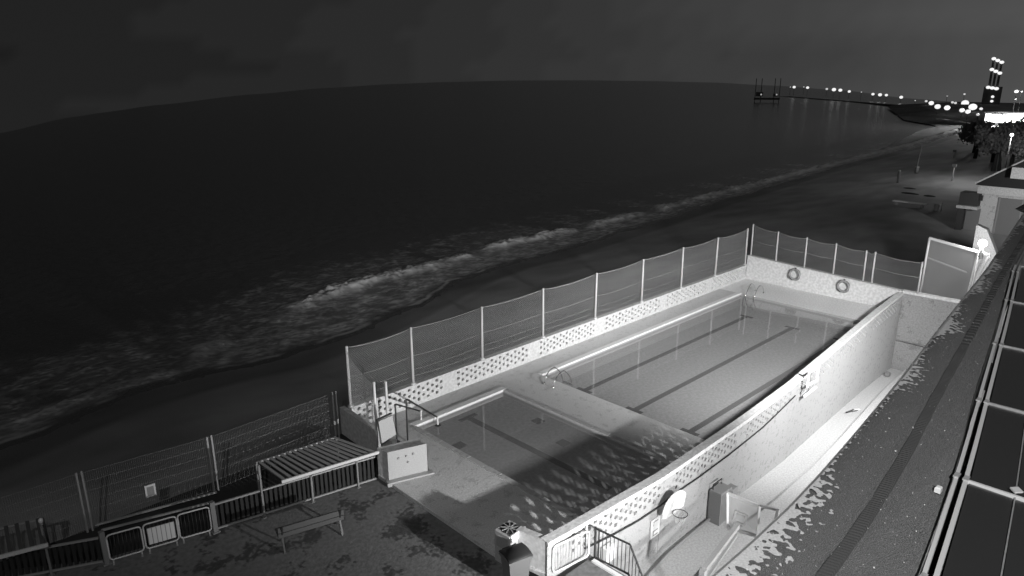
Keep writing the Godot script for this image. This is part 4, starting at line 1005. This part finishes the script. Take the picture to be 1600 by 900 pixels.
	for k in 2:
		var o := -0.004 + 0.042 * k
		t = thing("roof_rail", ["outer pale rail along the dark roof panels", "inner pale rail along the dark roof panels"][k], "rail")
		st = S(); z = -1.6
		while z > -9.0: beam(st, Vector3(smooth_x(rl, z, .5) + o, py, z), Vector3(smooth_x(rl, z - .2, .5) + o, py, z - .2), 0.017 if k == 0 else 0.020, 0.03); z -= 0.2
		obj("rail_profile", st, M.aluminium, t)
		for q in [-2.9, -3.86, -4.95, -6.16, -7.5, -8.7]:
			st = S(); box(st, Vector3(smooth_x(rl, q, .5) + o, py + .017, q), Vector3(.024, .008, .05)); obj("clip", st, M.galvanised, t)
	var bz := [-1.6, -2.9, -3.86, -4.96, -6.17, -7.5, -9.02]
	var words := ["nearest", "second nearest", "third nearest", "third farthest", "second farthest", "farthest"]
	for i in bz.size() - 1:
		var za: float = bz[i]; var zb: float = bz[i + 1]
		t = thing("roof_panel", "dark glossy roof panel in a pale frame, %s from the bottom of the picture" % words[i], "roof panel", Vector3.ZERO, 0, "dark roof panels")
		var xa := smooth_x(rl, za, .5) + .055; var xb := smooth_x(rl, zb, .5) + .055; var mid := 0.20
		for h in 3:
			st = S(); var o := h * 0.62
			hexa(st, [Vector3(xa + (mid if h == 0 else 0.0) * 0 + o * 0 + (0.0 if h == 0 else mid + o - 0.62), py - .03, za - .012), Vector3(xa + mid + o - .012, py - .03, za - .012), Vector3(xb + mid + o - .012, py - .03, zb + .012), Vector3(xb + (0.0 if h == 0 else mid + o - 0.62), py - .03, zb + .012), Vector3(xa + (0.0 if h == 0 else mid + o - 0.62), py, za - .012), Vector3(xa + mid + o - .012, py, za - .012), Vector3(xb + mid + o - .012, py, zb + .012), Vector3(xb + (0.0 if h == 0 else mid + o - 0.62), py, zb + .012)])
			obj("pane", st, M.pv_glass, t)
			st = S(); beam(st, Vector3(xa + mid + o - .006, py - .006, za), Vector3(xb + mid + o - .006, py - .006, zb), 0.006, 0.02); obj("glazing_bar", st, M.grey_metal, t)
		st = S(); beam(st, Vector3(xb - .03, py, zb), Vector3(xb + 1.4, py, zb - .05), 0.014, 0.022); obj("cross_bar", st, M.galvanised if zb < -4.5 else M.aluminium, t)
	st = S(); var dm := Vector3(-.49, py + .02, -3.90); hexa(st, [dm + Vector3(-.028, 0, 0), dm + Vector3(0, 0, .034), dm + Vector3(.028, 0, 0), dm + Vector3(0, 0, -.034), dm + Vector3(-.028, .008, 0), dm + Vector3(0, .008, .034), dm + Vector3(.028, .008, 0), dm + Vector3(0, .008, -.034)])
	tag(obj("clamp_plate", st, M.aluminium), "diamond shaped pale clamp plate where the roof bars cross", "plate")

# ======================================================================== gate, neighbour house
func gate_and_house():
	var st: SurfaceTool; var t: Node3D
	t = thing("cross_wall", "grey wall closing the far end of the passage below the gate", "wall")
	st = S(); wall_run(st, Vector2(-12.45, -42.85), Vector2(-9.2, -43.25), -3.9, 1.06, -3.9, 0.98, 0.25, -1.0); obj("wall_panel", st, M.grey_wall, t)
	st = S(); wall_run(st, Vector2(-12.45, -42.83), Vector2(-9.2, -43.23), 1.06, 1.20, 0.98, 1.10, 0.36, -1.0); obj("wall_cap", st, M.white_wall, t)
	t = thing("netted_gate", "tall netted frame with a pale top beam above the cross wall", "gate")
	var A := Vector3(-12.0, 0.78, -44.5); var B := Vector3(-12.0, 4.06, -44.5); var C := Vector3(-9.0, 3.60, -44.5); var D := Vector3(-9.7, 0.6, -44.5)
	st = S(true); tube(st, [A, B], 0.06, 8); obj("post", st, M.pole, t)
	st = S(); beam(st, B, C, 0.10, 0.14); obj("top_beam", st, M.pole, t)
	st = S(); beam(st, Vector3(-12.0, 2.95, -44.5), Vector3(-9.9, 2.45, -44.5), 0.06, 0.08); obj("middle_bar", st, M.galvanised, t)
	st = S(true); tube(st, [Vector3(-9.55, 0.5, -44.5), Vector3(-9.45, 3.65, -44.5)], 0.06, 8); obj("post", st, M.pole, t)
	st = S(); beam(st, Vector3(-9.0, 3.58, -44.5), Vector3(-9.3, 2.4, -44.5), 0.10, 0.10); obj("brace", st, M.pole, t)
	st = S(); netting(st, A + Vector3(0, .02, 0), D, 3.2, 3.0, 0.02, 0.10, 0.0036); obj("netting", st, M.net_wire, t)
	st = S(); quad(st, Vector3(-11.95, 3.95, -44.58), Vector3(-11.95, 0.8, -44.58), Vector3(-9.75, 0.62, -44.58), Vector3(-9.6, 3.6, -44.58))
	obj("windbreak_sheet", st, M.shutter, t)
	# globe lamp
	t = thing("globe_lamp", "lit white globe lamp on a short post above the gate", "lamp", Vector3(-9.35, 4.22, -44.3))
	st = S(true); ball(st, Vector3.ZERO, Vector3(0.22, 0.22, 0.22), 16); obj("lamp_globe", st, M.lamp_glow, t)
	st = S(true); tube(st, [Vector3(0, -0.2, 0), Vector3(0, -0.85, -0.1)], 0.10, 8); obj("lamp_post", st, M.pole, t)
	var l := OmniLight3D.new(); l.name = "lamp_light"; l.light_energy = 10.0; l.light_size = 0.18; l.omni_range = 120; l.omni_attenuation = 2.0; l.shadow_enabled = true; t.add_child(l)
	t = thing("side_wall", "narrow pale wall strip behind the globe lamp", "wall")
	st = S(); hexa(st, [Vector3(-10.42, -2.2, -47.5), Vector3(-6.5, -2.2, -47.5), Vector3(-6.5, -2.2, -48), Vector3(-10.42, -2.2, -48), Vector3(-10.5, 4.6, -47.5), Vector3(-9.95, 4.4, -47.5), Vector3(-9.95, 4.4, -48), Vector3(-10.5, 4.6, -48)]); obj("wall_panel", st, M.house_wall, t)
	# neighbour house
	t = thing("neighbour_house", "pale beach house with a grey shutter and a dark gable roof", "house")
	var z := -80.0
	st = S(); box(st, Vector3(-11.0, -0.2, z - 6), Vector3(13.4, 4.6, 12)); obj("wall", st, M.house_wall, t)
	st = S(); box(st, Vector3(-11.0, 2.35, z + 0.25), Vector3(14.0, 0.75, 0.55)); obj("fascia", st, M.white_wall, t)
	st = S(); box(st, Vector3(-14.6, -0.1, z + 0.06), Vector3(3.0, 3.6, 0.12)); obj("shutter", st, M.shutter, t)
	for x in [-16.15, -14.3]:
		st = S(); box(st, Vector3(x, -0.1, z + 0.14), Vector3(0.14, 3.7, 0.1)); obj("shutter_frame", st, M.mid_grey, t)
	st = S(); hexa(st, [Vector3(-18.2, 2.76, z + .6), Vector3(-5, 2.76, z + .6), Vector3(-5, 2.76, z - 12), Vector3(-18.2, 2.76, z - 12), Vector3(-18.2, 2.86, z + .6), Vector3(-11.5, 7.6, z + .6), Vector3(-11.5, 7.6, z - 12), Vector3(-18.2, 2.86, z - 12)]); obj("roof", st, M.roof_tile, t)
	st = S(); beam(st, Vector3(-18.25, 2.92, z + .62), Vector3(-11.4, 7.72, z + .62), 0.16, 0.12); obj("roof_edge", st, M.white_wall, t)
	st = S(); box(st, Vector3(-14.2, 4.3, z + 1.4), Vector3(2.2, 1.0, 1.2)); obj("dormer", st, M.white_wall, t)
	st = S(); box(st, Vector3(-17.6, 1.55, z + .45), Vector3(0.25, 0.5, 0.3)); obj("wall_lamp", st, M.dark_metal, t)
	t = thing("kiosk", "small dark kiosk with a pale counter ledge beside the beach house", "kiosk", Vector3(-18.55, -1.75, -80))
	st = S(); box(st, Vector3(0, 3.1, 0), Vector3(1.6, 1.2, 1.6)); obj("canopy", st, M.steel_far, t)
	st = S(); box(st, Vector3(0.05, 2.35, 0.5), Vector3(1.8, 0.28, 1.4)); obj("counter", st, M.house_wall, t)
	st = S(); box(st, Vector3(-0.55, 1.1, 0.3), Vector3(0.55, 2.2, 0.6)); obj("post", st, M.steel_far, t)
	st = S(); box(st, Vector3(0.4, 1.1, -0.1), Vector3(1.2, 2.2, 0.3)); obj("back_panel", st, M.shutter, t)
	t = thing("roof_awning", "dark pointed awning hanging over the far end of the roof edge", "awning")
	st = S()
	for i in 8:
		var u0 := i / 8.0; var u1 := (i + 1) / 8.0
		var P := func(u: float, v: float) -> Vector3: return Vector3(lerpf(-2.60, -1.0, u), 10.86 + 0.10 * u + 0.42 * u * u - v * (0.05 + 0.55 * sin(PI * minf(u * 1.2, 1.0) * 0.5)), -14.0 - 0.4 * v)
		quad(st, P.call(u0, 0.0), P.call(u1, 0.0), P.call(u1, 1.0), P.call(u0, 1.0))
		quad(st, P.call(u0, 0.0) + Vector3(0, .02, -1.6), P.call(u1, 0.0) + Vector3(0, .02, -1.6), P.call(u1, 0.0), P.call(u0, 0.0))
	obj("cloth", st, M.steel_far, t)
	st = S(true); tube(st, [Vector3(-1.9, 10.9, -14.8), Vector3(-1.9, 12.0, -14.8)], 0.03, 6); obj("pole", st, M.dark_metal, t)

# ======================================================================== beach furniture and trees
func far_beach():
	var st: SurfaceTool; var t: Node3D
	t = thing("beach_plank", "long pale low bench on the dark beach beyond the end wall", "bench", Vector3(-27.0, -1.75, -90.3), PI / 2 - 0.03)
	st = S(); box(st, Vector3(0, 0.42, 0), Vector3(0.5, 0.14, 3.6)); obj("seat", st, M.white_wall, t)
	for z in [-1.4, 1.4]:
		st = S(); box(st, Vector3(0, 0.18, z), Vector3(0.4, 0.36, 0.2)); obj("leg", st, M.mid_grey, t)
	t = thing("litter_bin", "small pale bin beside the low bench on the beach", "bin", Vector3(-23.8, -1.75, -89.0))
	st = S(true); lathe(st, Vector3.ZERO, [Vector2(0.22, 0), Vector2(0.27, 0.75), Vector2(0.0, 0.78)], 12); obj("bin_body", st, M.mid_grey, t)
	st = S(true); tube(st, [Vector3(0.5, 0, 0), Vector3(0.5, 1.0, 0)], 0.05, 6); obj("post", st, M.mid_grey, t)
	for q in [[Vector3(-34.6, -1.8, -109.2), 1.7, 0.17, "short pale beach shower column nearest the water"], [Vector3(-36.4, -1.8, -122.7), 0.9, 0.30, "stubby pale beach post behind the shower column"]]:
		t = thing("beach_post", q[3], "post", q[0]); st = S(true); tube(st, [Vector3.ZERO, UPV * q[1]], q[2], 10); obj("column", st, M.mid_grey, t)
		st = S(true); ball(st, UPV * q[1], Vector3(q[2], 0.12, q[2]) * 1.2, 10); obj("head", st, M.pole, t)
	t = thing("flag_pole", "thin bare pole standing on the dark beach", "pole", Vector3(-36.0, -1.8, -121.0)); st = S(true); tube(st, [Vector3.ZERO, Vector3(0.3, 4.4, 0)], 0.05, 6); obj("mast", st, M.mid_grey, t)
	for q in [[Vector3(-29.8, -1.8, -116.6), 2.2, "pale lamp post with a round head on the beach"], [Vector3(-38.7, -1.8, -150.0), 1.2, "small box sign on a post on the far beach"]]:
		t = thing("beach_sign", q[2], "sign post", q[0]); st = S(true); tube(st, [Vector3.ZERO, UPV * q[1]], 0.09, 8); obj("post", st, M.pole, t)
		st = S(); box(st, UPV * q[1], Vector3(0.5, 0.42, 0.3)); obj("head", st, M.mid_grey, t)
	for q in [[-30.0, -100.0, 2.4], [-31.5, -104.5, 1.8], [-27.6, -99.5, 1.5]]:
		t = thing("seaweed_mound", "low dark mound of washed up seaweed on the sand, %s" % ["largest of the three", "farthest of the three", "smallest of the three"][[2.4, 1.8, 1.5].find(q[2])], "seaweed", Vector3(q[0], -1.78, q[1]), 1.4, "seaweed mounds on the sand")
		st = S(true); ball(st, Vector3.ZERO, Vector3(0.5, 0.16, q[2] / 2), 12); obj("weed", st, M.soil, t)
	# trees in the glow of the port
	var leafs := []
	for v in 3:
		st = S(); var r2 := RandomNumberGenerator.new(); r2.seed = 100 + v
		for c in 34:
			var dv := Vector3(r2.randfn(), r2.randfn() * 0.75, r2.randfn()).normalized() * pow(r2.randf(), 0.45); var cc := dv * Vector3(2.9, 1.9, 2.9)
			var cr := r2.randf_range(0.55, 1.0)
			for k in 60:
				var p := cc + Vector3(r2.randfn(), r2.randfn() * 0.7, r2.randfn()) * cr * 0.5; var a := Vector3(r2.randfn(), r2.randfn(), r2.randfn()).normalized() * 0.17; var b := a.cross(Vector3(r2.randfn(), r2.randfn(), r2.randfn()).normalized()) * 1.3
				quad(st, p - a, p + b, p + a, p - b)
		leafs.append(mesh_of(st, M.leaf))
	var tr := [[-35.4, -150.4, 1.0, 0], [-28.4, -132.5, 1.15, 1], [-27.0, -136.8, 1.2, 2], [-31.6, -146.0, 1.0, 2], [-24.2, -139.0, 1.25, 0], [-22.0, -128.0, 1.1, 1], [-38.5, -162.0, 0.9, 1]]
	var lb := ["broad dark tree farthest left in the lit row", "broad tree with a dark double trunk behind the house roof", "broad tree just behind the double trunk tree", "round tree between the left tree and the double trunk tree", "large tree half hidden by the house roof", "tree at the right edge above the house roof", "small far tree at the left end of the row"]
	for i in tr.size():
		var q = tr[i]; var sc: float = q[2]
		t = thing("beach_tree", lb[i], "tree", Vector3(q[0], -1.85, q[1]), i * 1.3, "trees along the promenade")
		st = S(true); tube(st, [Vector3.ZERO, Vector3(0.1, 1.6, 0.05), Vector3(0.0, 3.4, 0.1), Vector3(0.15, 5.4 * sc, 0)], 0.34, 9, 0.12)
		if i == 1: tube(st, [Vector3(0.9, 0, 0.4), Vector3(0.8, 1.8, 0.3), Vector3(0.4, 4.0, 0.1)], 0.30, 8, 0.12)
		obj("trunk", st, M.bark, t)
		for k in 4:
			st = S(true); var d := Vector3(cos(k * 1.6 + i), 0.75, sin(k * 1.6 + i)); tube(st, [Vector3(0.02, 3.0 + 0.25 * k, 0.1), Vector3(0.02, 3.0 + 0.25 * k, 0.1) + d * 1.2, Vector3(0.02, 3.1 + 0.25 * k, 0.1) + d * 2.3], 0.11, 6, 0.03); obj("limb", st, M.bark, t)
		var cr := share("crown", leafs[q[3]], Transform3D(Basis().scaled(Vector3(1.05, 1.25, 1.05) * sc), Vector3(0.1, 4.5 * sc, 0)), t); cr.set_meta("kind", "stuff")

# ======================================================================== the port on the horizon
func port():
	var st: SurfaceTool; var t: Node3D
	# lamps: x, y, z, radius as they stand along the breakwater and the quay
	var spots := [[-271.4, 2.9, -579.6, 1.43], [-262.2, 2.5, -583.8, 1.43], [-274.0, 2.9, -578.4, .5], [-264.8, 3.0, -582.6, .5], [-249.1, 1.5, -589.5, 1.15], [-229.0, 1.8, -554.6, 1.8], [-224.9, 1.4, -556.2, 1.6], [-219.2, .5, -558.5, 1.3], [-211.6, .1, -561.5, .5], [-204.3, -1.3, -564.1, 1.3], [-199.9, -1.7, -565.7, 1.6], [-196.0, -1.9, -567.1, 1.3], [-186.8, -3.3, -570.2, 1.5], [-178.1, -5.5, -573.0, .5], [-122.9, -.5, -412.0, .77], [-120.6, -1.4, -412.7, 1.5], [-111.8, -.9, -415.2, .77], [-110.5, -1.2, -415.6, .77], [-114.4, 2.1, -414.5, .39], [-107.4, 3.1, -416.4, .58], [-106.5, -1.2, -416.6, 2.1], [-40.9, 2.4, -185.5, .5], [-60.6, 7.1, -293.8, .8], [-60.4, 4.6, -293.9, .4], [-59.1, 7.1, -294.1, .4]]
	for q in [[-117.7, -3.1, -413.6, 1.74], [-113.6, -3.6, -414.7, 1.74], [-103.1, -3.0, -417.5, 2.3], [-107.3, -4.7, -416.4, 1.54], [-104.8, -5.3, -417.0, 1.54], [-77.1, -2.0, -320.9, .74], [-99.6, -3.8, -418.3, .96]]:
		var k: float = (EYE - 0.2) / (EYE - q[1]); spots.append([q[0] * k, 0.2, q[2] * k, q[3] * k])   # these stand nearer, on the quay
	var order := range(spots.size()); order.sort_custom(func(a, b): return spots[a][0] / -spots[a][2] > spots[b][0] / -spots[b][2])
	order.reverse()
	for i in order.size():
		var q = spots[order[i]]; var far: bool = q[2] < -500
		t = thing("harbour_lamp", lamp_label(spots, order, i), "lamp", Vector3(q[0], q[1], q[2]), 0, "harbour lamps along the horizon")
		st = S(true); var rr: float = q[3] * 0.85; ball(st, Vector3.ZERO, Vector3(rr * 1.0, rr * 0.8, rr * 1.0), 10); obj("lamp_head", st, M.far_lamp_glow if rr > 1.05 else (M.mid_lamp_glow if rr > 0.4 else M.dim_lamp_glow), t)
		st = S(); box(st, Vector3(0, -3.0 - rr * 0.5, 0), Vector3(0.14, 6.0, 0.14)); obj("mast", st, M.steel_far, t)
	t = thing("promenade_lamp", "lit promenade lamp on a slim post in front of the trees", "lamp", Vector3(-23.4, 5.1, -115.5))
	st = S(true); ball(st, Vector3.ZERO, Vector3(.22, .2, .22), 10); obj("lamp_head", st, M.lamp_glow, t)
	st = S(true); tube(st, [Vector3(0, -0.2, 0), Vector3(0, -7.0, 0)], 0.06, 8); obj("post", st, M.steel_far, t)
	var pl := OmniLight3D.new(); pl.name = "lamp_light"; pl.light_energy = 60; pl.light_size = 0.18; pl.omni_range = 300; pl.omni_attenuation = 2.0; pl.shadow_enabled = true; t.add_child(pl)
	st = S(); wall_run(st, Vector2(-279, -572), Vector2(-130, -440), -14, -4.25, -12, -5.1, 8.0, -1.0); tag(obj("breakwater", st, M.tower_far), "long low dark breakwater carrying the far lamps", "breakwater")
	# power station: a block with three slim stacks
	t = thing("power_station", "dark block with three tall slim chimneys ringed by lamps", "power station", Vector3(-96.2, -2.2, -419.0), 0.22)
	st = S(); box(st, Vector3(0, 4.4, -2), Vector3(7.6, 8.8, 5)); obj("block", st, M.tower_far, t)
	for k in 3:
		var x := -1.9 + 1.75 * k; var y := 21.9 - 0.85 * k
		st = S(true); tube(st, [Vector3(x * 0.9, 8, 0), Vector3(x, y, 0)], 0.55, 10, 0.45); var ch := obj("chimney", st, M.steel_far, t)
		for h in [y, y - 5.0, 8.6 - 0.3 * k]:
			st = S(true); ball(st, Vector3(x - (0.0 if h > 9 else 0.2), h, 0.7), Vector3(1.0, 0.75, 0.6), 8); obj("beacon_lamp", st, M.far_lamp_glow, ch)
	for h in [4.2, 2.1]:
		st = S(true); ball(st, Vector3(0.4, h, 0.8), Vector3(0.7, 0.6, 0.5), 8); obj("beacon_lamp", st, M.far_lamp_glow, t)
	# harbour glare: an added hall whose glowing panes stand in for lamp bloom
	t = thing("glare_hall", "long added hall with glowing panes standing in for harbour glare at the right end of the coast", "building", Vector3(-52.0, -1.7, -266.0), -0.24)
	st = S(); box(st, Vector3(4, 1.3, -5), Vector3(30, 2.6, 9)); obj("hall", st, M.house_wall, t)
	st = S(); box(st, Vector3(4, 2.75, -4.8), Vector3(30.6, 0.3, 9.6)); obj("roof", st, M.tower_far, t)
	for i in 15:
		st = S(); var wd := 1.72; box(st, Vector3(-10.0 + i * 2.0, 1.35 - 0.25 * (i % 3), -0.42), Vector3(wd, 1.9 + 0.3 * (i % 2), 0.12)); obj("glare_pane", st, M.lamp_glow, t)
	var l := OmniLight3D.new(); l.name = "harbour_glare_light"; l.light_energy = 1900; l.light_size = 1.5; l.omni_range = 600; l.omni_attenuation = 2.0; l.shadow_enabled = true; l.position = Vector3(2, 4.4, 2.5); t.add_child(l)
	st = S(true); ball(st, Vector3(2, 4.4, 2.5), Vector3(0.24, 0.24, 0.24), 8); obj("lamp_head", st, M.lamp_glow, t)
	# the rig at sea
	t = thing("jack_up_rig", "dim jack up barge with four tall legs out at sea", "rig", Vector3(-217, -1.2, -428), 0.45)
	st = S(); box(st, Vector3(0, -0.3, 0), Vector3(15, 1.0, 8)); obj("hull", st, M.tower_far, t)
	for x in [-7.0, -3.6, 4.0, 7.0]:
		st = S(); box(st, Vector3(x, 4.5, 0 if absf(x) > 5 else 2.5), Vector3(0.4, 14.5, 0.4)); obj("leg", st, M.steel_far, t)
	st = S(); box(st, Vector3(-4.5, 2.4, 0), Vector3(4, 2.4, 5)); obj("deck_house", st, M.tower_far, t)
	st = S(); box(st, Vector3(4.8, 1.9, 0), Vector3(2.6, 1.6, 4)); obj("crane_base", st, M.tower_far, t)
	for x in [-3.4, 5.5]:
		st = S(true); ball(st, Vector3(x, 2.3, 4.2), Vector3(0.5, 0.5, 0.4), 8); obj("deck_lamp", st, M.dim_lamp_glow, t)

func lamp_label(spots: Array, order: Array, i: int) -> String:
	var w := ["first", "second", "third", "fourth", "fifth", "sixth", "seventh", "eighth", "ninth", "tenth", "eleventh", "twelfth", "thirteenth", "fourteenth", "fifteenth", "sixteenth", "seventeenth", "eighteenth"]
	var zone := func(q) -> int: return 0 if q[2] < -500 else (1 if q[2] < -330 else 2)
	var k := 0
	for j in i:
		if zone.call(spots[order[j]]) == zone.call(spots[order[i]]): k += 1
	return "%s glowing lamp from the left %s" % [w[k], ["along the far dark breakwater", "in the harbour cluster left of the chimneys", "near the glowing glare hall and the trees"][zone.call(spots[order[i]])]]
